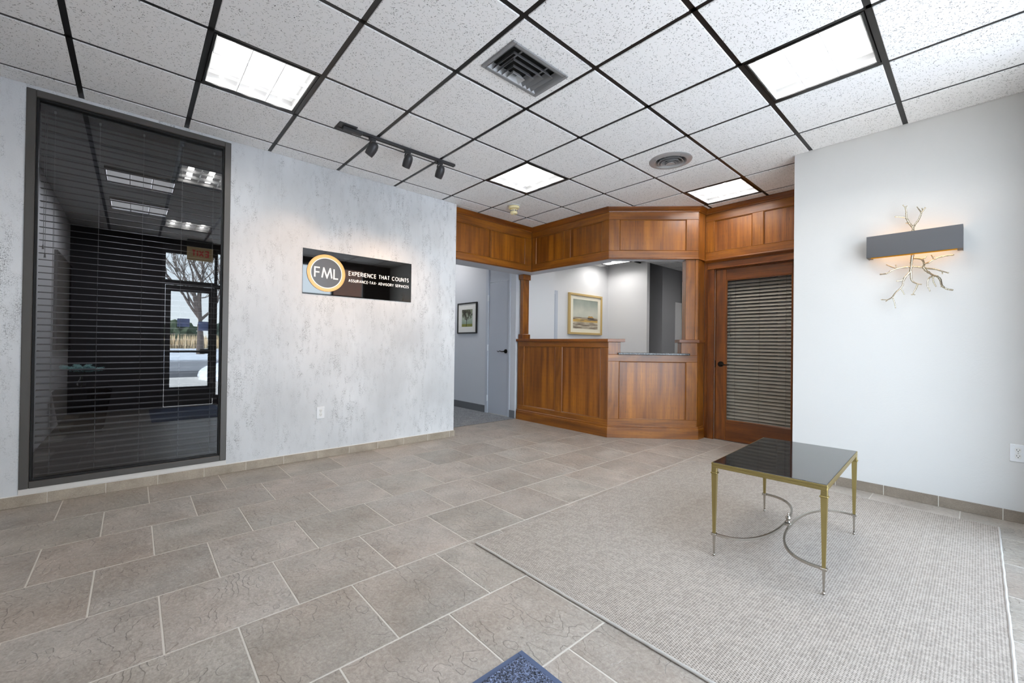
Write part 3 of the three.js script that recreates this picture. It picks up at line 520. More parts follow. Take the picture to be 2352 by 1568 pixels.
troffer(4, 13, 'added square fill light in the middle of the office ceiling, out of sight', TROFFER);  // added fill for the office walls, never in view
troffer([-2.3, -1.7, -4.85, -4.25], 0, 'added square ceiling light to brighten the hall, out of sight behind the concrete wall', TROFFER);  // added so the hall wall and door come out brighter
for (const [x, z, s] of [[-1.74, -0.9, 'nearer'], [-2.95, -0.9, 'farther']]) { // lights of the room behind the interior window
  const g = thing('ceiling_light', s === 'nearer' ? 'upper of the two louvred lights seen through the blind of the interior window' : 'lower of the two louvred lights seen through the blind of the interior window', 'ceiling light', [x, H, z]);
  const a = 0.26, b = 0.28;
  part('frame', merge([bx(-a, a, -0.03, -0.001, -b, -b + 0.012, 0.002), bx(-a, a, -0.03, -0.001, b - 0.012, b, 0.002), bx(-a, -a + 0.012, -0.03, -0.001, -b + 0.012, b - 0.012, 0.002), bx(a - 0.012, a, -0.03, -0.001, -b + 0.012, b - 0.012, 0.002)]), M.grid, g);
  part('diffuser', bx(-a + 0.012, a - 0.012, -0.008, -0.002, -b + 0.012, b - 0.012, 0.001), M.glow, g);
  for (const k of [-1, 1]) part('louver_blade', bx(-a + 0.012, a - 0.012, -0.03, -0.012, k * 0.09 - 0.004, k * 0.09 + 0.004, 0.0005), M.blackMetal, g);
  const l = new THREE.RectAreaLight(0xf4f6ff, ROOM_TROFFER, 0.48, 0.52); l.name = 'light'; l.rotation.x = -Math.PI / 2; l.position.y = -0.01; g.add(l);
}
{ // rectangular three-way supply diffuser
  const x0 = 2.243, x1 = 2.541, z0 = -2.888, z1 = -2.417, y = H - 0.008, g = thing('air_diffuser', 'rectangular grey three-way louvred air diffuser in the ceiling', 'air vent', [(x0 + x1) / 2, y, (z0 + z1) / 2]);
  const f = [[0.001, y], [0, y - 0.004], [-0.022, y - 0.011], [-0.025, y - 0.011], [-0.025, y + 0.012], [-0.022, y + 0.012], [-0.022, y]].map(([o, h]) => [o, h]);
  const ring = [[x0, z1], [x0, z0], [x1, z0], [x1, z1], [x0, z1]].reverse();
  wpart('flange', merge([bx(x0, x1, y - 0.011, y, z1 - 0.026, z1, 0.003), bx(x0, x1, y - 0.011, y, z0, z0 + 0.026, 0.003), bx(x0, x0 + 0.026, y - 0.011, y, z0 + 0.026, z1 - 0.026, 0.003), bx(x1 - 0.026, x1, y - 0.011, y, z0 + 0.026, z1 - 0.026, 0.003)]), M.ventGray, g);
  const a0 = x0 + 0.026, b0 = z0 + 0.026, b1 = z1 - 0.026, a1 = x1 - 0.026;
  wpart('neck', merge([bx(a0, a1, y + 0.045, y + 0.05, b0, b1, 0.001)]), M.duct, g);
  for (let k = 0; k < 5; k++) {
    const xr = a1 - 0.002 - k * 0.045, zl = b1 - 0.002 - k * 0.039, zh = b0 + 0.002 + k * 0.039;
    wpart('louver', sweep([[a0 + 0.001, zl], [xr, zl], [xr, zh], [a0 + 0.001, zh]], [[0, y - 0.01], [-0.0015, y - 0.01], [-0.026, y + 0.03], [-0.0245, y + 0.03]]), k === 4 ? M.ventLight : M.ventGray, g);
  }
  wpart('closing_strip', bx(a0, a0 + 0.0012, y - 0.008, y + 0.04, b0, b1, 0.0003), M.ventLight, g);
  for (const [zz, xx] of [[b1 - 0.1, 0.06], [b0 + 0.1, 0.06]]) wpart('bracket', bx(a0 + 0.02, a1 - 0.02, y + 0.022, y + 0.026, zz - 0.006, zz + 0.006, 0.001), M.ventGray, g);
}
{ // round aluminium diffuser
  const g = thing('air_diffuser', 'round polished aluminium air diffuser with concentric cones in the ceiling', 'air vent', [2.385, H - 0.008, -4.508]);
  const L = (name, pts, m = M.alu) => part(name, new THREE.LatheGeometry(pts.map(([r, y]) => new THREE.Vector2(r, y)), 56), m, g);
  L('flange', [[0.188, 0], [0.186, -0.004], [0.165, -0.009], [0.146, -0.013], [0.141, -0.016], [0.137, -0.013], [0.128, -0.004], [0.12, 0.012], [0.112, 0.05], [0.115, 0.05], [0.124, 0.012], [0.132, -0.002], [0.142, -0.012], [0.186, -0.001], [0.188, 0]]);
  L('cone', [[0.112, -0.018], [0.108, -0.02], [0.095, -0.004], [0.085, 0.03], [0.087, 0.03], [0.097, -0.002], [0.112, -0.018]]);
  L('cone', [[0.085, -0.024], [0.081, -0.026], [0.069, -0.01], [0.06, 0.024], [0.062, 0.024], [0.071, -0.008], [0.085, -0.024]]);
  L('cone', [[0.057, -0.028], [0.054, -0.03], [0.045, -0.018], [0.04, 0.01], [0.042, 0.01], [0.047, -0.016], [0.057, -0.028]]);
  L('centre_disc', [[0.0001, -0.028], [0.02, -0.029], [0.034, -0.034], [0.037, -0.033], [0.036, -0.026], [0.02, -0.02], [0.0001, -0.019]]);
  L('neck', [[0.0001, 0.06], [0.112, 0.06], [0.112, 0.0495], [0.0001, 0.0495]], M.duct);
  part('spoke', merge([box(0.23, 0.003, 0.006, 0.001).translate(0, 0.004, 0), box(0.006, 0.003, 0.23, 0.001).translate(0, 0.0005, 0)]), M.alu, g);
  part('screw', merge([0, 1, 2, 3].map((k) => ball([0.155 * Math.cos(k * 1.57 + 0.5), -0.012, 0.155 * Math.sin(k * 1.57 + 0.5)], 0.003))), M.nickel, g);
}
{ // smoke detector
  const g = thing('smoke_detector', 'yellowed plastic smoke detector on the ceiling in front of the bulkhead corner', 'smoke detector', [0.45, H - 0.008, -4.32]), m = std(0xeedfae, 0.45);
  const L = (name, pts, mat) => part(name, new THREE.LatheGeometry(pts.map(([r, y]) => new THREE.Vector2(r, y)), 36), mat, g);
  L('mounting_plate', [[0.0001, 0], [0.074, 0], [0.074, -0.005], [0.07, -0.008], [0.0001, -0.008]], M.plate);
  L('base', [[0.0001, -0.0081], [0.066, -0.0081], [0.068, -0.02], [0.064, -0.034], [0.05, -0.042], [0.0001, -0.042]], m);
  L('sensor_head', [[0.0001, -0.0421], [0.046, -0.0421], [0.043, -0.055], [0.043, -0.08], [0.046, -0.084], [0.045, -0.098], [0.036, -0.106], [0.0001, -0.106]], m);
  for (let k = 0; k < 10; k++) { const w = part('grille_slot', box(0.014, 0.017, 0.003, 0.0005), std(0x77777f, 0.6), g); w.position.set(0.0435 * Math.sin(k * 0.628), -0.067, 0.0435 * Math.cos(k * 0.628)); w.rotation.y = k * 0.628; }
  part('indicator', ball([0.0, -0.108, 0.0], 0.008), M.plate, g);
}
{ // track with three bullet heads
  const x = 0.93, y = H - 0.008, g = thing('track_light', 'black ceiling track carrying three bullet spotlights aimed at the concrete wall', 'track light', [x, y, -2.6]);
  const W = (n, geo, m) => wpart(n, geo, m ?? M.blackMetal, g);
  W('track', bx(x - 0.018, x + 0.018, y - 0.02, y, -3.115, -2.16, 0.002)); W('track_slot', bx(x - 0.004, x + 0.004, y - 0.0207, y - 0.0199, -3.11, -2.17, 0.0002), M.duct);
  W('canopy', bx(x - 0.075, x + 0.055, y - 0.008, y, -2.16, -2.02, 0.002)); W('feed_box', bx(x - 0.022, x + 0.022, y - 0.032, y - 0.0081, -2.215, -2.06, 0.004)); W('cover_plate', bx(x - 0.07, x - 0.03, y - 0.012, y - 0.0081, -2.15, -2.03, 0.002));
  const bullet = new THREE.LatheGeometry([[0.0001, 0.062], [0.012, 0.06], [0.024, 0.052], [0.032, 0.038], [0.037, 0.018], [0.0385, -0.005], [0.0375, -0.03], [0.034, -0.056], [0.0325, -0.056], [0.035, -0.03], [0.035, -0.005], [0.03, 0.03], [0.0001, 0.04]].map(([r, h]) => new THREE.Vector2(r, h)), 32);
  for (const [z, ax, az] of [[-2.3, -0.8, 0.42], [-2.62, -0.78, 0.02], [-2.95, -0.78, -0.02]]) {
    const dir = V3(ax, -1, az).normalize(), c = V3(x, y - 0.105, z).addScaledVector(dir, 0.01).add(V3(0.01, 0, -0.005));
    W('adapter', merge([bx(x - 0.014, x + 0.014, y - 0.045, y - 0.0208, z - 0.03, z + 0.024, 0.002), tube([[x, y - 0.045, z + 0.01], [x - 0.012, y - 0.065, z + 0.015], [c.x - 0.02, c.y + 0.02, c.z + 0.015]], 0.006, 0.006, 8, 8)]));
    const h = W('spot_head', bullet), q = new THREE.Quaternion().setFromUnitVectors(V3(0, -1, 0), dir);
    h.position.copy(c).sub(g.position); h.quaternion.copy(q);
    part('rim', new THREE.TorusGeometry(0.0335, 0.0016, 8, 32).rotateX(Math.PI / 2).translate(0, -0.056, 0), M.nickel, h);
    part('bulb', new THREE.CylinderGeometry(0.029, 0.02, 0.02, 24).translate(0, -0.03, 0), M.warmGlow, h);
    const s = new THREE.SpotLight(0xffc98a, 1.5, 0, 0.56, 0.7, 2); s.name = 'spot_light'; s.position.copy(c).addScaledVector(dir, 0.046).sub(g.position); s.target.position.copy(s.position).addScaledVector(dir, 1); s.target.name = 'spot_target'; s.castShadow = true; s.shadow.radius = 1.2; g.add(s, s.target);
  }
}
{ // wall sconce: a metal box shade on a twisting branch
  const sx = 3.95, sy = 1.91, g = thing('wall_sconce', 'wall sconce with a dark metal box shade on gilded twig branches', 'wall lamp', [sx, sy, BZ]);
  const x0 = -0.245, x1 = 0.266, y0 = -0.08, y1 = 0.084, z1 = 0.132;
  part('shade', merge([bx(x0, x1, y0, y1, z1 - 0.002, z1, 0.0006), bx(x0, x0 + 0.002, y0, y1, 0.001, z1 - 0.002, 0.0006), bx(x1 - 0.002, x1, y0, y1, 0.001, z1 - 0.002, 0.0006)]), M.gunmetal, g);
  part('gold_liner', merge([bx(x0 + 0.003, x1 - 0.003, y0 + 0.001, y1 - 0.001, z1 - 0.0035, z1 - 0.0022, 0.0003), bx(x0 + 0.026, x1 - 0.026, y0 - 0.009, y0 + 0.001, z1 - 0.0052, z1 - 0.0036, 0.0004)]), M.goldLiner, g);
  part('end_bracket', merge([bx(x0 + 0.003, x0 + 0.028, y0 + 0.001, y0 + 0.004, 0.02, z1 - 0.004, 0.0005), bx(x1 - 0.028, x1 - 0.003, y0 + 0.001, y0 + 0.004, 0.02, z1 - 0.004, 0.0005)]), std(0x5a452c, 0.4, { metalness: 0.7 }), g);
  part('backplate', bx(-0.06, 0.08, -0.05, 0.05, 0.0005, 0.014, 0.003), M.champagne, g);
  part('lamp_tube', new THREE.CylinderGeometry(0.012, 0.012, 0.4, 16).rotateZ(Math.PI / 2).translate(0.01, 0, 0.062), M.warmGlow, g);
  for (const s of [1, -1]) { const l = new THREE.RectAreaLight(0xffdba6, 6, 0.42, 0.035); l.name = 'light'; l.rotation.x = s * Math.PI / 2; l.position.set(0.01, s * 0.016, 0.062); g.add(l); }
  const twigs = ['13,93 13,116 5,132 -10,158 -20,186 -28,202 -59,213 -83,217|8 4', '-24,195 -25,227 -28,263 -31,278 -42,297|6 3', '-30,276 -22,289|4 3', '-11,158 -25,161|4 3', '13,116 24,142 36,162 48,194 54,224 44,246 32,270|7 3', '54,224 65,236 75,252|5 4', '63,237 59,253|4 3',
    '14,-74 8,-108 4,-147 0,-187 -4,-207 -31,-247 -41,-281 -41,-298 -56,-326 -80,-353 -99,-384 -126,-403 -162,-401|9 3', '-126,-403 -136,-415|4 3', '-99,-384 -90,-417 -82,-467|4 3', '-52,-323 -41,-348 -33,-370|4 3', '-39,-261 -57,-268 -73,-269|4 3',
    '2,-199 3,-257 11,-278 36,-297 56,-304|6 4', '38,-300 30,-331 18,-361 14,-378 7,-376|5 3', '14,-374 24,-379|3 3', '0,-170 -27,-169 -70,-175 -100,-186 -127,-206 -167,-208|6 4', '-74,-175 -105,-158 -132,-138|4 3', '-72,-172 -80,-147|4 3',
    '10,-111 39,-115 60,-124 70,-145 72,-165 60,-180 36,-174 4,-168|6 6', '56,-120 76,-117 84,-102|5 3', '74,-157 96,-151 120,-135 148,-122 192,-115 218,-115|6 4', '120,-132 116,-115 109,-99|4 3', '117,-115 124,-108|3 3', '70,-187 104,-197 132,-206 163,-224 194,-240|6 4', '165,-225 167,-243|4 3',
    '68,-182 81,-206 101,-228 119,-247 142,-260 156,-284 164,-324 183,-348 214,-360|8 5', '119,-247 97,-267 91,-294 92,-325 101,-346 103,-357|5 3', '119,-258 121,-292 129,-315 134,-327|5 3', '164,-326 159,-333|4 3'];
  const depth = (x, y) => 0.08 + 0.022 * Math.sin(x * 0.021 + 1) * Math.cos(y * 0.013);
  twigs.forEach((t) => {
    const [a, r] = t.split('|'), [r0, r1] = r.split(' ').map((v) => v / 1000 * 1.02), p = a.split(' ').map((q) => { const [x, y] = q.split(',').map(Number); return V3(x / 1000, y / 1000, depth(x, y)); }), e = p[p.length - 1];
    part('branch', merge([tube(p, r0, r1, p.length * 5, 8, 0.45), ball(p[0], r0), ball(e, r1 * 1.25)]), M.champagne, g);
  });
  part('trunk', tube([[0.013, -0.08, depth(14, -74)], [0.013, 0.0, 0.095], [0.013, 0.098, depth(13, 93)]], 0.009, 0.008, 10, 8, 0.3), M.champagne, g);
}
// ---------------------------------------------------------------- outlets
function outlet(label, pos, turn) {
  const g = thing('wall_outlet', label, 'outlet', pos, turn);
  part('cover_plate', box(0.074, 0.116, 0.007, 0.003).translate(0, 0, 0.0035), M.plate, g);
  for (const s of [1, -1]) {
    const sh = new THREE.Shape(); sh.absarc(0, 0, 0.0175, 0.72, Math.PI - 0.72); sh.absarc(0, 0, 0.0175, Math.PI + 0.72, 2 * Math.PI - 0.72); sh.closePath();
    const r = part('receptacle', new THREE.ExtrudeGeometry(sh, { depth: 0.002, bevelEnabled: true, bevelSize: 0.0006, bevelThickness: 0.0006, bevelSegments: 1 }).translate(0, s * 0.0195, 0.0068), M.ivory, g);
    part('slot', merge([box(0.0024, 0.009, 0.0008, 0.0001).translate(-0.0066, s * 0.0195 + 0.003, 0.0096), box(0.0024, 0.007, 0.0008, 0.0001).translate(0.0066, s * 0.0195 + 0.003, 0.0096), new THREE.CylinderGeometry(0.0026, 0.0026, 0.0008, 12).rotateX(Math.PI / 2).translate(0, s * 0.0195 - 0.0075, 0.0096)]), M.slot, r);
  }
  part('screw', new THREE.CylinderGeometry(0.003, 0.003, 0.0014, 12).rotateX(Math.PI / 2).translate(0, 0, 0.0074), M.nickel, g);
  return g;
}
outlet('white duplex wall outlet low on the concrete-look wall below the company sign', [0, 0.441, -2.224], Math.PI / 2);
outlet('white duplex wall outlet low on the plain white wall beside the picture edge', [4.466, 0.455, BZ], 0);
// ---------------------------------------------------------------- side table
{
  const w = 0.505, L = 0.925, top = 0.512;      // x width, z length
  const t = thing('side_table', 'antique brass side table with a polished black granite top, standing on the rug', 'table', [3.567, 0.0095, -3.645], 0.036);
  const hy = top - 0.0095;
  part('tabletop', bx(-w / 2 + 0.004, w / 2 - 0.004, hy - 0.014, hy, -L / 2 + 0.004, L / 2 - 0.004, 0.002, 'z'), M.granite, t, 'polished black granite top');
  part('frame', merge([bx(-w / 2, w / 2, hy - 0.028, hy - 0.0142, L / 2 - 0.022, L / 2, 0.002), bx(-w / 2, w / 2, hy - 0.028, hy - 0.0142, -L / 2, -L / 2 + 0.022, 0.002), bx(-w / 2, -w / 2 + 0.022, hy - 0.028, hy - 0.0142, -L / 2 + 0.022, L / 2 - 0.022, 0.002), bx(w / 2 - 0.022, w / 2, hy - 0.028, hy - 0.0142, -L / 2 + 0.022, L / 2 - 0.022, 0.002),
    bx(-w / 2, w / 2, hy - 0.0141, hy - 0.002, L / 2 - 0.0035, L / 2, 0.001), bx(-w / 2, w / 2, hy - 0.0141, hy - 0.002, -L / 2, -L / 2 + 0.0035, 0.001), bx(-w / 2, -w / 2 + 0.0035, hy - 0.0141, hy - 0.002, -L / 2 + 0.0036, L / 2 - 0.0036, 0.001), bx(w / 2 - 0.0035, w / 2, hy - 0.0141, hy - 0.002, -L / 2 + 0.0036, L / 2 - 0.0036, 0.001)]), M.brass, t);
  const taper = (r0, r1, y0, y1) => new THREE.CylinderGeometry(r1 * 1.414, r0 * 1.414, y1 - y0, 4, 1).rotateY(Math.PI / 4).translate(0, (y0 + y1) / 2, 0);
  const KY = 0.118, lx = w / 2 - 0.013, lz = L / 2 - 0.013;
  const upper = merge([bx(-0.0125, 0.0125, hy - 0.052, hy - 0.0281, -0.0125, 0.0125, 0.001), bx(-0.017, 0.017, hy - 0.0605, hy - 0.0522, -0.017, 0.017, 0.003), flat(taper(0.0065, 0.0125, KY + 0.006, hy - 0.0606).toNonIndexed())]);
  const lower = merge([bx(-0.013, 0.013, KY - 0.007, KY + 0.0059, -0.013, 0.013, 0.002), flat(taper(0.0035, 0.006, 0.018, KY - 0.0071).toNonIndexed()), new THREE.CylinderGeometry(0.006, 0.004, 0.006, 12).translate(0, 0.0165, 0), new THREE.SphereGeometry(0.0068, 14, 10).translate(0, 0.0068, 0)]);
  for (const g of [upper, lower]) g.computeVertexNormals();
  for (const sx of [-1, 1]) for (const sz of [-1, 1]) { const l = part('leg', upper, M.brass, t); l.position.set(sx * lx, 0, sz * lz); part('foot', lower, M.nickel, l, 'silvery lower leg with a ball foot'); }
  for (const s of [-1, 1]) {
    const pts = []; for (let k = 0; k <= 24; k++) { const a = k / 24 * Math.PI, c = Math.cos(a), q = Math.sign(c) * Math.pow(Math.abs(c), 0.86); pts.push(V3(s * (lx - 0.012 - (lx - 0.026) * Math.pow(Math.sin(a), 0.8)), KY, lz * q)); }
    const curve = new THREE.CatmullRomCurve3(pts), sq = new THREE.Shape(); sq.moveTo(-0.006, -0.005); sq.lineTo(0.006, -0.005); sq.lineTo(0.006, 0.005); sq.lineTo(-0.006, 0.005);
    part('stretcher', new THREE.ExtrudeGeometry(sq, { steps: 60, extrudePath: curve, bevelEnabled: false }), M.nickel, t, 'bowed silvery stretcher');
  }
  part('finial', merge([bx(-0.017, 0.017, KY - 0.008, KY + 0.009, -0.017, 0.017, 0.003), new THREE.LatheGeometry([[0.0001, 0.009], [0.012, 0.009], [0.013, 0.013], [0.006, 0.017], [0.006, 0.02], [0.0135, 0.028], [0.0145, 0.034], [0.011, 0.042], [0.005, 0.047], [0.004, 0.051], [0.0058, 0.055], [0.003, 0.061], [0.0001, 0.063]].map(([r, y]) => new THREE.Vector2(r, y + KY)), 20)]), M.nickel, t, 'small turned finial');
}
// ---------------------------------------------------------------- woven rug with a bound edge
{
  const x0 = 2.396, x1 = 4.378, z0 = -4.955, z1 = -2.312, g = thing('rug', 'pale grey-beige flatwoven rug with a light bound edge, under the side table', 'rug', [(x0 + x1) / 2, 0, (z0 + z1) / 2]);
  const knot = (u, v) => {   // staggered rounds of yarn with small dark gaps between them
    const n = 24, x = u * n, y = v * n, i = Math.floor(x), fx = x - i - 0.5, yy = y + (i % 2) * 0.5, j = Math.floor(yy), fy = yy - j - 0.5, e = Math.hypot(fx * 0.9, Math.abs(fy) - 0.5), d = Math.hypot(Math.abs(fx) - 0.5, Math.abs(fy));
    return [1 - Math.exp(-e * e / 0.075) - 0.5 * Math.exp(-d * d / 0.03), hash(i % n, ((j % n) + n) % n, 9)];
  };
  const map = dataTex(1024, 1024, (u, v) => { const [h, k] = knot(u, v), f = noise(u * 300, v * 300, 300, 300, 2), b = fbm(u, v, 7, 7, 12, 3), g = lerp(100, 192, clamp(h * 1.15)) + (k - 0.5) * 26 + (f - 0.5) * 18 + (b - 0.5) * 10; return [g + 3, g - 3, g - 10]; });
  const bump = grayTex(1024, 1024, (u, v) => clamp(knot(u, v)[0]) * 0.85 + 0.15 * noise(u * 300, v * 300, 300, 300, 4));
  M.rug = std(0xe9e1da, 0.95, { map: rep(map, 0.24), bumpMap: rep(bump, 0.24), bumpScale: 0.0016 });
  wpart('weave', bx(x0, x1, 0.0005, 0.0092, z0, z1, 0.002, 'z', [0, 0]), M.rug, g);
  const yarn = std(0xc2bbb3, 0.95);
  const edge = (a, b) => { const n = 60, pts = []; for (let k = 0; k <= n; k++) pts.push([lerp(a[0], b[0], k / n) + (hash(k, 3, 1) - 0.5) * 0.0022, 0.0062 + (hash(k, 5, 1)) * 0.0008, lerp(a[1], b[1], k / n) + (hash(k, 7, 1) - 0.5) * 0.0022]); return tube(pts, 0.0062, 0.0062, 150, 8, 0.12).scale(1, 1, 1); };
  for (const [a, b] of [[[x0, z1], [x1, z1]], [[x1, z1], [x1, z0]]]) wpart('bound_edge', edge(a, b), yarn, g);
}
// ---------------------------------------------------------------- blue entrance mat
{
  const x0 = 3.167, x1 = 4.62, z0 = -1.938, z1 = -1.06, g = thing('entrance_mat', 'slate-blue looped entrance mat with a darker flat border', 'mat', [(x0 + x1) / 2, 0, (z0 + z1) / 2]);
  const loops = (u, v) => 0.55 * noise(u * 60, v * 60, 60, 60, 3) + 0.45 * noise(u * 120, v * 120, 120, 120, 5);
  M.mat = std(0xffffff, 0.97, { map: rep(dataTex(384, 384, (u, v) => { const k = loops(u, v), f = noise(u * 190, v * 190, 190, 190, 6); const g = 0.5 + 0.95 * (k - 0.4) + (f - 0.5) * 0.3; return [g * 152, g * 166, g * 202]; }), 0.3), bumpMap: rep(grayTex(384, 384, loops), 0.3), bumpScale: 0.009 });
  wpart('pile', bx(x0 + 0.022, x1 - 0.022, 0.0006, 0.009, z0 + 0.022, z1 - 0.022, 0.003, 'z', [0, 0]), M.mat, g);
  const rim = std(0x515d78, 0.8);
  wpart('border', merge([bx(x0, x1, 0.0005, 0.0048, z0, z0 + 0.0219, 0.002), bx(x0, x1, 0.0005, 0.0048, z1 - 0.0219, z1, 0.002), bx(x0, x0 + 0.0219, 0.0005, 0.0048, z0 + 0.022, z1 - 0.022, 0.002), bx(x1 - 0.0219, x1, 0.0005, 0.0048, z0 + 0.022, z1 - 0.022, 0.002)]), rim, g);
}
// ---------------------------------------------------------------- company sign
const strokes = { E: [0.5, 'M.5 0L0 0L0 1L.5 1M0 .5L.46 .5'], X: [0.62, 'M0 0L.62 1M.62 0L0 1'], P: [0.52, 'M0 1L0 0L.24 0A.24 .26 .27L0 .53'], R: [0.56, 'M0 1L0 0L.24 0A.24 .26 .27L0 .53M.26 .53L.56 1'], I: [0.02, 'M.01 0L.01 1'], N: [0.66, 'M0 1L0 0L.66 1L.66 0'], C: [0.74, 'C'], T: [0.52, 'M0 0L.52 0M.26 0L.26 1'], H: [0.62, 'M0 0L0 1M.62 0L.62 1M0 .48L.62 .48'], A: [0.7, 'M0 1L.35 0L.7 1M.13 .66L.57 .66'], O: [0.9, 'O'], U: [0.58, 'U'], S: [0.46, 'S'], V: [0.66, 'M0 0L.33 1L.66 0'], D: [0.66, 'D'], Y: [0.6, 'M0 0L.3 .48L.6 0M.3 .48L.3 1'], M: [1.0, 'M0 1L.17 0L.5 .94L.83 0L1 1'], F: [0.5, 'M.5 0L0 0L0 1M0 .47L.46 .47'], L: [0.44, 'M0 0L0 1L.44 1'], '.': [0.06, '.'], ' ': [0.26, ''] };
function lettering(c, text, x, y, width, h, weight, stroke) {   // geometric capitals fitted to a width; y is the cap line
  c.strokeStyle = c.fillStyle = stroke; c.lineWidth = weight; c.lineJoin = 'miter'; c.miterLimit = 12; c.lineCap = 'butt';
  const raw = [...text].map((k) => strokes[k][0] * h), sum = raw.reduce((a, b) => a + b, 0), gap = weight * 1.42, ws = (width - weight - gap * (text.length - 1)) / sum, X = h * ws;
  c.save(); c.beginPath(); c.rect(x - weight, y, width + 2 * weight, h); c.clip();
  let px = x + weight / 2; const hh = h - weight, Y = y + weight / 2;
  [...text].forEach((k, n) => {
    const d = strokes[k][1], w = raw[n] * ws;
    c.beginPath();
    if (d === 'O') c.ellipse(px + w / 2, Y + hh / 2, w / 2, hh / 2, 0, 0, 7);
    else if (d === 'C') c.ellipse(px + w * 0.56, Y + hh / 2, w * 0.56, hh / 2, 0, 0.85, 5.43);
    else if (d === 'U') { c.moveTo(px, Y); c.lineTo(px, Y + hh - w / 2); c.arc(px + w / 2, Y + hh - w / 2, w / 2, Math.PI, 0, true); c.lineTo(px + w, Y); }
    else if (d === 'D') { c.moveTo(px, Y); c.lineTo(px, Y + hh); c.lineTo(px + w * 0.32, Y + hh); c.ellipse(px + w * 0.32, Y + hh / 2, w * 0.68, hh / 2, 0, Math.PI / 2, -Math.PI / 2, true); c.closePath(); }
    else if (d === 'S') { const r = hh / 4; c.ellipse(px + w / 2, Y + r, w / 2, r, 0, -0.5, Math.PI / 2, true); c.ellipse(px + w / 2, Y + 3 * r, w / 2, r, 0, -Math.PI / 2, Math.PI - 0.5); }
    else if (d === '.') { c.arc(px + w / 2, Y + hh / 2, weight * 0.55, 0, 7); c.fill(); c.beginPath(); }
    else for (const m of d.matchAll(/([MLA])([\d. ]+)/g)) {
      const v = m[2].trim().split(/\s+/).map(Number);
      if (m[1] === 'M') c.moveTo(px + v[0] * X, Y + v[1] * hh); else if (m[1] === 'L') c.lineTo(px + v[0] * X, Y + v[1] * hh); else c.ellipse(px + v[0] * X, Y + v[1] * hh, v[2] * X, v[1] * hh, 0, -Math.PI / 2, Math.PI / 2);
    }
    c.stroke(); px += w + gap;
  });
  c.restore();
}
{
  const z0 = -2.04, z1 = -3.178, y0 = 1.588, y1 = 2.02, g = thing('company_sign', 'glossy black company sign with a round gold-ringed emblem and white lettering', 'sign', [0, y0, (z0 + z1) / 2], Math.PI / 2), w = z0 - z1, h = y1 - y0;
  const K = 1792 / w, face = canvasTex(1792, Math.round(h * K), (c, W, Hh) => {
    c.fillStyle = '#08090a'; c.fillRect(0, 0, W, Hh);
    lettering(c, 'EXPERIENCE THAT COUNTS', (2.472 - 2.04) * K, 0.168 * K, 0.674 * K, 0.046 * K, 0.0082 * K, '#f4f4f2');
    lettering(c, 'ASSURANCE.TAX. ADVISORY SERVICES', (2.472 - 2.04) * K, 0.247 * K, 0.674 * K, 0.032 * K, 0.0064 * K, '#f4f4f2');
  });
  const uv = (geo) => planarUV(geo, (x) => x / w + 0.5, (x, y) => y / h);
  part('plate', uv(bx(-w / 2, w / 2, 0, h, 0.0005, 0.0065, 0.001)), phys(0xffffff, 0.03, { map: face, ior: 1.8 }), g);
  const R = 0.181, cx = -(0.216 - w / 2) * -1, cyy = 1.803 - y0, ecx = 0.2165 - w / 2;
  const disc = canvasTex(1024, 1024, (c, W) => {
    const m = W / 2, ring = (r, f) => { c.fillStyle = f; c.beginPath(); c.arc(m, m, r * m, 0, 7); c.fill(); };
    ring(1, '#e9b264'); ring(0.975, '#efb96c'); ring(0.93, '#f3c47e'); ring(0.865, '#efba6e'); ring(0.833, '#f2f1ee'); ring(0.783, '#58595c');
    lettering(c, 'FML', m - 0.645 * m, m - 0.30 * m, 1.30 * m, 0.60 * m, 0.08 * m, '#f0efeb');
  });
  const e = part('emblem', new THREE.CylinderGeometry(R, R, 0.006, 96), [std(0x4a3a22, 0.4), phys(0xffffff, 0.25, { map: disc }), std(0x333333)], g, 'round emblem, grey inside a gold ring');
  e.geometry.rotateX(Math.PI / 2); { const p = e.geometry.attributes.position, u = e.geometry.attributes.uv; for (let i = 0; i < p.count; i++) u.setXY(i, p.getX(i) / R / 2 + 0.5, p.getY(i) / R / 2 + 0.5); }
  e.position.set(ecx, cyy, 0.0096);
}
// ---------------------------------------------------------------- pictures
function picture(label, pos, turn, w, h, fw, fd, frameMat, mat, paint, mw, mh) {
  const g = thing('framed_picture', label, 'picture', pos, turn);
  for (const s of [-1, 1]) { part('frame_side', bx(s > 0 ? w / 2 - fw : -w / 2, s > 0 ? w / 2 : -w / 2 + fw, -h / 2, h / 2, 0.001, fd, 0.003), frameMat, g); part('frame_rail', bx(-w / 2 + fw, w / 2 - fw, s > 0 ? h / 2 - fw : -h / 2, s > 0 ? h / 2 : -h / 2 + fw, 0.001, fd, 0.003, 'x'), frameMat, g); }
  const iw = w / 2 - fw, ih = h / 2 - fw, a = mw / 2, b = mh / 2, z = fd * 0.55;
  part('mount', merge([bx(-iw, iw, b, ih, z - 0.003, z, 0.0008), bx(-iw, iw, -ih, -b, z - 0.003, z, 0.0008), bx(-iw, -a, -b, b, z - 0.003, z, 0.0008), bx(a, iw, -b, b, z - 0.003, z, 0.0008)]), mat, g);
  part('print', planarUV(bx(-a - 0.004, a + 0.004, -b - 0.004, b + 0.004, z - 0.008, z - 0.004, 0.0005), (x) => x / (2 * a) + 0.5, (x, y) => y / (2 * b) + 0.5), std(0xffffff, 0.6, { map: paint }), g);
  return g;
}
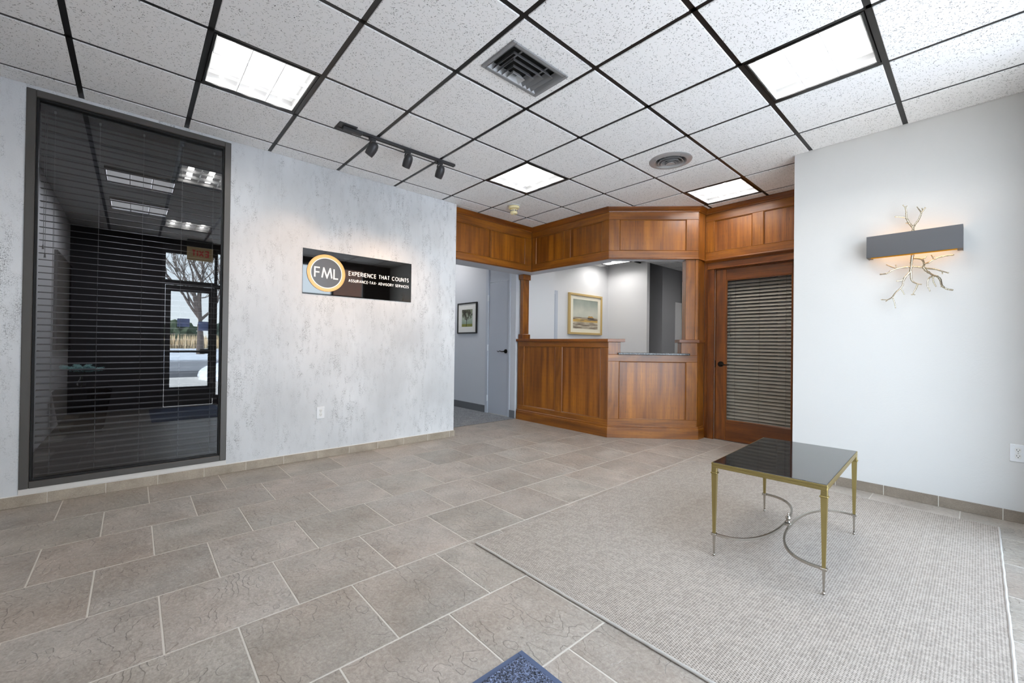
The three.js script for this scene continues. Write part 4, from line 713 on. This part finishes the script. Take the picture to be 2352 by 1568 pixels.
const treePrint = canvasTex(384, 384, (c, W) => {
  seed = 5; const g = c.createLinearGradient(0, 0, 0, W); g.addColorStop(0, '#8f9478'); g.addColorStop(0.55, '#a9b4a4'); g.addColorStop(0.8, '#8fa08c'); c.fillStyle = g; c.fillRect(0, 0, W, W);
  c.fillStyle = '#7d7c36'; c.fillRect(0, W * 0.84, W, W * 0.16); for (let i = 0; i < 900; i++) { c.fillStyle = `hsl(${55 + rnd() * 20},${35 + rnd() * 20}%,${25 + rnd() * 22}%)`; c.fillRect(rnd() * W, W * (0.84 + rnd() * 0.16), 8, 2); }
  c.strokeStyle = '#1d1a12'; c.lineCap = 'round';
  const br = (x, y, a, l, w) => { if (l < 8) return; const nx = x + Math.cos(a) * l, ny = y + Math.sin(a) * l; c.lineWidth = w; c.beginPath(); c.moveTo(x, y); c.lineTo(nx, ny); c.stroke(); for (let k = 0; k < 3; k++) br(nx, ny, a + (rnd() - 0.5) * 1.5, l * (0.6 + rnd() * 0.2), w * 0.62); };
  br(W * 0.42, W * 0.98, -1.5, 120, 17);
  for (let i = 0; i < 3200; i++) { const a = rnd() * 6.3, r = Math.sqrt(rnd()); const x = W * 0.5 + Math.cos(a) * r * W * 0.46, y = W * 0.3 + Math.sin(a) * r * W * 0.31; if (noise(x / 38, y / 38, 40, 40, 6) < 0.4) continue; c.fillStyle = `rgba(${26 + rnd() * 40 | 0},${26 + rnd() * 36 | 0},${16 + rnd() * 16 | 0},.9)`; c.fillRect(x, y, 5, 4); }
});
picture('small black-framed picture of a leafy tree on the hall wall', [-1.692, 1.578, BZ], 0, 0.565, 0.538, 0.022, 0.03, std(0x15130f, 0.4), paint(0xe6e5e0), treePrint, 0.315, 0.3);
const fieldPrint = canvasTex(512, 512, (c, W) => {
  seed = 9; const im = c.createImageData(W, W);
  for (let y = 0; y < W; y++) for (let x = 0; x < W; x++) {
    const u = x / W, v = y / W, s = fbm(u, v, 4, 3, 21, 5), st = fbm(u, v, 4, 26, 25, 4), i = (y * W + x) * 4; let r, g, b;
    if (v < 0.6) { const k = clamp(0.2 + 1.3 * (s - 0.3)), d = lerp(1, 0, smooth(0, 0.5, v)) * 0.45 + 0.25 * (1 - k); r = lerp(212, 104, d); g = lerp(210, 118, d); b = lerp(194, 110, d); if (v > 0.52) { const w = smooth(0.5, 0.62, s + (v - 0.55) * 3); r = lerp(r, 182, w); g = lerp(g, 140, w); b = lerp(b, 72, w); } }
    else { const k = clamp(st * 1.6 - 0.3); r = lerp(108, 224, k); g = lerp(94, 214, k); b = lerp(80, 190, k); const gold = smooth(0.64, 0.69, v) * (1 - smooth(0.72, 0.79, v)) * smooth(0.3, 0.55, st + 0.1); r = lerp(r, 203, gold); g = lerp(g, 162, gold); b = lerp(b, 82, gold); const dark = smooth(0.6, 0.62, v) * (1 - smooth(0.64, 0.67, v)) * smooth(0.35, 0.5, s); r = lerp(r, 70, dark); g = lerp(g, 62, dark); b = lerp(b, 54, dark); }
    im.data.set([r, g, b, 255], i);
  }
  c.putImageData(im, 0, 0);
});
picture('gold-framed abstract landscape picture on the office wall behind the counter', [-1.22, 1.77, -7.857], Math.PI / 2, 1.095, 0.835, 0.042, 0.05, std(0xcfb277, 0.4, { metalness: 0.35 }), paint(0xece6d2), fieldPrint, 0.82, 0.6);
// ---------------------------------------------------------------- glazed entrance front on the right-hand wall (mirrored in the interior window and in the sign)
{
  const x0 = EX + 0.03, x1 = EX + 0.09;
  const fr = (o, n, y0, y1, z0, z1) => part(n, bx(x0, x1, y0, y1, z0, z1, 0.003), M.bronze, o);
  const pane = (o, y0, y1, z0, z1) => { const p = part('pane', new THREE.PlaneGeometry(z1 - z0, y1 - y0), M.clearPane, o); p.rotation.y = -Math.PI / 2; p.position.set(EX + 0.06, (y0 + y1) / 2, (z0 + z1) / 2); };
  const w = struct('window_2'), zs = [-1.965, -2.63, -3.3, -3.96, -4.62];
  for (const z of zs) fr(w, 'mullion', 0.1, 2.76, z, z + 0.045);
  for (let i = 0; i < 4; i++) {
    const a = zs[i + 1] + 0.0455, b = zs[i] - 0.0005;
    fr(w, 'sill_bar', 0.1, 0.16, a, b); fr(w, 'transom_bar', 2.05, 2.12, a, b); fr(w, 'head_bar', 2.68, 2.76, a, b);
    pane(w, 0.16, 2.05, a, b); pane(w, 2.12, 2.68, a, b);
  }
  const d = struct('door_5');
  fr(d, 'jamb', 0, 2.76, -1.245, -1.2); fr(d, 'transom_bar', 2.07, 2.15, -1.919, -1.2455); fr(d, 'head_bar', 2.6, 2.76, -1.919, -1.2455);
  pane(d, 2.15, 2.6, -1.919, -1.246);
  fr(d, 'door_stile', 0.012, 2.062, -1.32, -1.25); fr(d, 'door_stile', 0.012, 2.062, -1.915, -1.845); fr(d, 'door_rail', 0.012, 0.33, -1.8445, -1.3205); fr(d, 'door_rail', 1.96, 2.062, -1.8445, -1.3205);
  pane(d, 0.33, 1.96, -1.8445, -1.3205);
  part('closer', bx(EX - 0.02, EX + 0.029, 1.97, 2.03, -1.78, -1.42, 0.004), M.bronze, d); part('push_bar', bx(EX - 0.04, EX - 0.01, 0.92, 0.955, -1.86, -1.28, 0.006), M.bronze, d); part('lock_box', bx(EX - 0.045, EX + 0.029, 0.9, 0.98, -1.86, -1.72, 0.006), M.blackMetal, d);
  const notice = (label, y0, y1, z0, z1, lines) => {
    const t = canvasTex(256, 160, (c) => { c.fillStyle = '#c9d2ec'; c.fillRect(0, 0, 256, 160); c.fillStyle = '#6f7fb4'; for (const [y, h] of lines) c.fillRect(30, y, 196, h); });
    const g = thing('paper_notice', label, 'notice', [EX + 0.055, (y0 + y1) / 2, (z0 + z1) / 2], -Math.PI / 2);
    part('sheet', planarUV(bx(-(z1 - z0) / 2, (z1 - z0) / 2, -(y1 - y0) / 2, (y1 - y0) / 2, -0.0006, 0.0006, 0.0002), (x) => x / (z1 - z0) + 0.5, (x, y) => y / (y1 - y0) + 0.5), phys(0xffffff, 1, { map: t, transmission: 0.55, thickness: 0 }), g);
  };
  notice('pale blue paper notice on the entrance door glass, mirrored left of the tree trunk', 1.36, 1.5, -1.58, -1.41, [[80, 4], [104, 4]]);
  notice('darker blue printed notice on the entrance door edge, mirrored right of the tree trunk', 1.3, 1.46, -1.912, -1.7, [[30, 5], [50, 5], [96, 5], [118, 5]]);
}
{ // exit sign hanging by the entrance
  const g = thing('exit_sign', 'tan illuminated exit sign with red letters over the entrance, seen mirrored in the interior window', 'exit sign', [4.58, 2.49, -1.69], -Math.PI / 2);
  part('back_box', box(0.36, 0.12, 0.05, 0.004).translate(0, 0.285, 0), std(0x57534c, 0.5), g);
  part('ceiling_stem', box(0.1, 0.02, 0.05, 0.003).translate(0, 0.3455, 0), M.blackMetal, g);
  const t = canvasTex(512, 320, (c) => { c.fillStyle = '#c3ad82'; c.fillRect(0, 0, 512, 320); lettering(c, 'EXIT', 86, 66, 340, 158, 27, '#d8222a'); });
  part('sign_face', planarUV(bx(-0.18, 0.18, 0, 0.224, -0.02, 0.02, 0.003), (x) => x / 0.36 + 0.5, (x, y) => y / 0.224), std(0xffffff, 0.5, { map: t, emissive: 0xffffff, emissiveMap: t, emissiveIntensity: 0.55 }), g);
}
{ // dark console beside the camera, glass vase and a spruce sprig on it
  const g = thing('console_cabinet', 'black rounded console cabinet in the room behind the interior window', 'console', [-3.02, 0.003, -0.42], Math.PI);
  const s = new THREE.Shape(); const P = [[-0.24, 0.5], [-0.22, 0.523], [0.22, 0.523], [0.24, 0.5], [0.175, 0.06], [0.14, 0.02], [-0.14, 0.02], [-0.175, 0.06]]; s.moveTo(...P[0]); for (const p of P.slice(1)) s.lineTo(...p);
  part('body', new THREE.ExtrudeGeometry(s, { depth: 0.34, bevelEnabled: true, bevelSize: 0.012, bevelThickness: 0.012, bevelSegments: 3 }).translate(0, 0, -0.17).rotateY(Math.PI / 2), phys(0x0d0d0e, 0.2, { clearcoat: 0.6 }), g);
  part('top_edge', bx(-0.17, 0.17, 0.5352, 0.538, -0.21, 0.21, 0.001), phys(0x1a1a1b, 0.12), g);
  part('foot_plinth', bx(-0.14, 0.14, 0, 0.0079, -0.17, 0.17, 0.002), M.blackMetal, g);
  const v = thing('glass_vase', 'small clear bulb vase standing on the black console behind the interior window', 'vase', [-3.0, 0.5413, -0.40]);
  part('vase_body', new THREE.LatheGeometry([[0.0001, 0], [0.03, 0], [0.042, 0.02], [0.043, 0.045], [0.034, 0.075], [0.018, 0.1], [0.016, 0.12], [0.021, 0.13], [0.018, 0.13], [0.0135, 0.12], [0.0155, 0.1], [0.031, 0.075], [0.04, 0.045], [0.039, 0.021], [0.028, 0.004], [0.0001, 0.004]].map(([r, y]) => new THREE.Vector2(r, y)), 32), phys(0xffffff, 0.0, { transmission: 1, ior: 1.5, thickness: 0.004 }), v);
  const f = thing('spruce_sprig', 'blue-green needled sprig spreading sideways from the glass vase', 'plant', [-3.0, 0.552, -0.40]);
  const stem = std(0x4f5a44, 0.8), needle = std(0xbfe8e3, 0.7), N = []; seed = 77;
  const ends = [[0.02, 0.24, 0.16], [0, 0.21, -0.17], [-0.03, 0.26, 0.05], [0.03, 0.25, -0.06], [0.0, 0.22, -0.1]];
  const stems = ends.map((e) => tube([[0, 0, 0], [0, 0.13, 0], [e[0] * 0.5, 0.19, e[2] * 0.45], e], 0.0026, 0.0014, 14, 6));
  part('stem', merge(stems), stem, f);
  for (const e of ends) for (let k = 0; k < 420; k++) { const t = 0.25 + 0.8 * rnd(), c = V3(e[0] * t + (rnd() - 0.5) * 0.045, 0.19 + (e[1] - 0.19) * t + (rnd() - 0.5) * 0.04, e[2] * t + (rnd() - 0.5) * 0.05), d = V3(rnd() - 0.5, rnd() - 0.35, rnd() - 0.5).normalize(); const q = new THREE.Quaternion().setFromUnitVectors(V3(0, 1, 0), d); N.push(new THREE.ConeGeometry(0.0017, 0.026, 3).applyQuaternion(q).translate(c.x, c.y, c.z)); }
  part('needles', merge(N), needle, f).userData.kind = 'stuff';
  const tv = thing('wall_screen', 'large dark wall screen in the room behind the interior window, seen edge-on at its left', 'screen', [-3.95, 1.59, FZ], Math.PI);
  part('panel', box(1.6, 1.18, 0.02, 0.003).translate(0, 0, 0.012), std(0x060607, 0.45), tv); part('frame', merge([box(1.6, 0.02, 0.03, 0.003).translate(0, 0.6, 0.016), box(1.6, 0.02, 0.03, 0.003).translate(0, -0.6, 0.016), box(0.02, 1.22, 0.03, 0.003).translate(0.81, 0, 0.016), box(0.02, 1.22, 0.03, 0.003).translate(-0.81, 0, 0.016)]), M.blackMetal, tv);
}
// ---------------------------------------------------------------- outside: drive, road, snow, a bare tree, reeds and evergreens
{
  const G = -0.05, strip = (name, x0, x1, mat, y = G) => struct(name, bx(x0, x1, y - 0.3, y, -90, 70, 0.001, 'z', [0, 0]), mat);
  const grain = (a, b, s) => dataTex(256, 256, (u, v) => { const g = lerp(a, b, fbm(u, v, 12, 12, s, 5)); return [g, g, g + 2]; });
  strip('ground_drive', 4.95, 12.6, std(0xd2cbc1, 0.9)); strip('ground_verge', 12.6, 16.1, std(0xffffff, 0.95, { map: rep(grain(70, 96, 3), 3) })); strip('ground_road', 16.1, 25.4, std(0xffffff, 0.9, { map: rep(grain(120, 150, 4), 4) }));
  const snow = std(0xf2f5fa, 0.9, { bumpMap: rep(T.grit, 3), bumpScale: 0.05 });
  strip('ground_snow', 25.4, 45, snow, 0.03); strip('ground_far_road', 45, 57, std(0xc9ced8, 0.9)); strip('ground_far_snow', 57, 150, snow, 0.03);
  struct('ground_lawn', bx(6.1, 12.55, -0.2, 0.12, -60, -3.6, 0.08), snow);
  { // ploughed snow bank by the drive
    const g = new THREE.SphereGeometry(1, 40, 24, 0, Math.PI * 2, 0, Math.PI / 2), p = g.attributes.position; for (let i = 0; i < p.count; i++) { const x = p.getX(i), y = p.getY(i), z = p.getZ(i), k = 1 + 0.35 * (fbm((x + 2) / 4, (z + 2) / 4, 12, 12, 4, 3) - 0.5); p.setXYZ(i, x * 3.2 * k, y * 0.55 * k, z * 1.7 * k); } g.computeVertexNormals();
    const s = thing('snow_bank', 'rounded heap of ploughed snow beside the drive outside, mirrored in the interior window', 'snow', [12.4, G, -4.1]); part('heap', g, snow, s);
  }
  const wing = struct('wall_wing', bx(4.86, 9.4, -0.3, 4.2, -5.75, -5.45, 0.005, 'y', [0, 0]), M.tanBrick);
  // the tree
  const t = thing('bare_tree', 'tall leafless tree on the snow across the road, mirrored in the interior window', 'tree', [37.7, 0.0, -4.9]), bark = std(0x6a5f58, 0.95), twig = std(0x84786f, 0.95), big = [], fine = []; seed = 1234;
  const grow = (a, d, len, r, depth) => {
    const b = a.clone().addScaledVector(d, len), m = a.clone().lerp(b, 0.5).add(V3(rnd() - 0.5, rnd() - 0.5, rnd() - 0.5).multiplyScalar(len * 0.12)), list = depth > 3 ? fine : big;
    list.push(tube([a, m, b], r, r * 0.68, depth > 3 ? 2 : 5, depth > 3 ? 4 : 7)); if (depth >= 6) return;
    const n = depth === 0 ? 5 : depth < 3 ? 3 : 3;
    for (let k = 0; k < n; k++) { const e = d.clone().add(V3(rnd() - 0.5, (rnd() - 0.3) * 0.6, rnd() - 0.5).multiplyScalar(depth === 0 ? 1.5 : 1.2)).normalize(); grow(k === n - 1 || depth > 0 && k ? a.clone().lerp(b, 0.55 + 0.4 * rnd()) : b, e, depth === 0 ? 2.6 + rnd() * 1.2 : len * (0.6 + rnd() * 0.24), r * 0.6, depth + 1); }
  };
  part('trunk', tube([[0, -0.1, 0], [0, 0.4, 0.02], [0.04, 1.1, 0], [0.02, 1.9, 0.03]], 0.27, 0.19, 14, 12), bark, t);
  grow(V3(0.02, 1.5, 0.02), V3(0, 1, 0), 1.3, 0.19, 0);
  part('bough', merge(big), bark, t); part('twigs', merge(fine), twig, t).userData.kind = 'stuff';
  // tan reeds and evergreen scrub beyond
  const reed = std(0xcdb896, 0.95), R = []; for (let k = 0; k < 2600; k++) { const h = 0.9 + rnd() * 1.3; R.push(new THREE.ConeGeometry(0.09 + rnd() * 0.06, h, 3).rotateZ((rnd() - 0.5) * 0.3).translate(66 + rnd() * 9, h / 2, -26 + rnd() * 44)); }
  const rd = mesh('reed_bed', merge(R), reed); rd.userData.kind = 'stuff'; mark(rd, 'band of tall dry tan reeds beyond the snow, mirrored in the interior window', 'reeds'); scene.add(rd);
  const green = [std(0x4d5a44, 0.95), std(0x5e6b50, 0.95), std(0x3f4d42, 0.95)];
  for (let k = 0; k < 8; k++) {
    const r = 2.4 + rnd() * 2.2, g = new THREE.IcosahedronGeometry(1, 4), p = g.attributes.position; for (let i = 0; i < p.count; i++) { const x = p.getX(i), y = p.getY(i), z = p.getZ(i), q = 1 + 0.5 * (noise((x + 3) * 5 + k, (y + z + 5) * 5, 99, 99, k) - 0.5) + 0.3 * (hash(Math.round(x * 40), Math.round(y * 40 + z * 71), k) - 0.5); p.setXYZ(i, x * r * q, y * r * 0.95 * q, z * r * q); } g.computeVertexNormals();
    const o = thing('evergreen_shrub', 'dark green evergreen shrub in the row beyond the reeds', 'shrub', [86 + (k % 2) * 13 + rnd() * 2, r * 0.75, -26 + k * 6.2], 0, 'evergreen shrubs beyond the reeds'); part('foliage', g, green[k % 3], o);
  }
}
renderer.render(scene, camera);
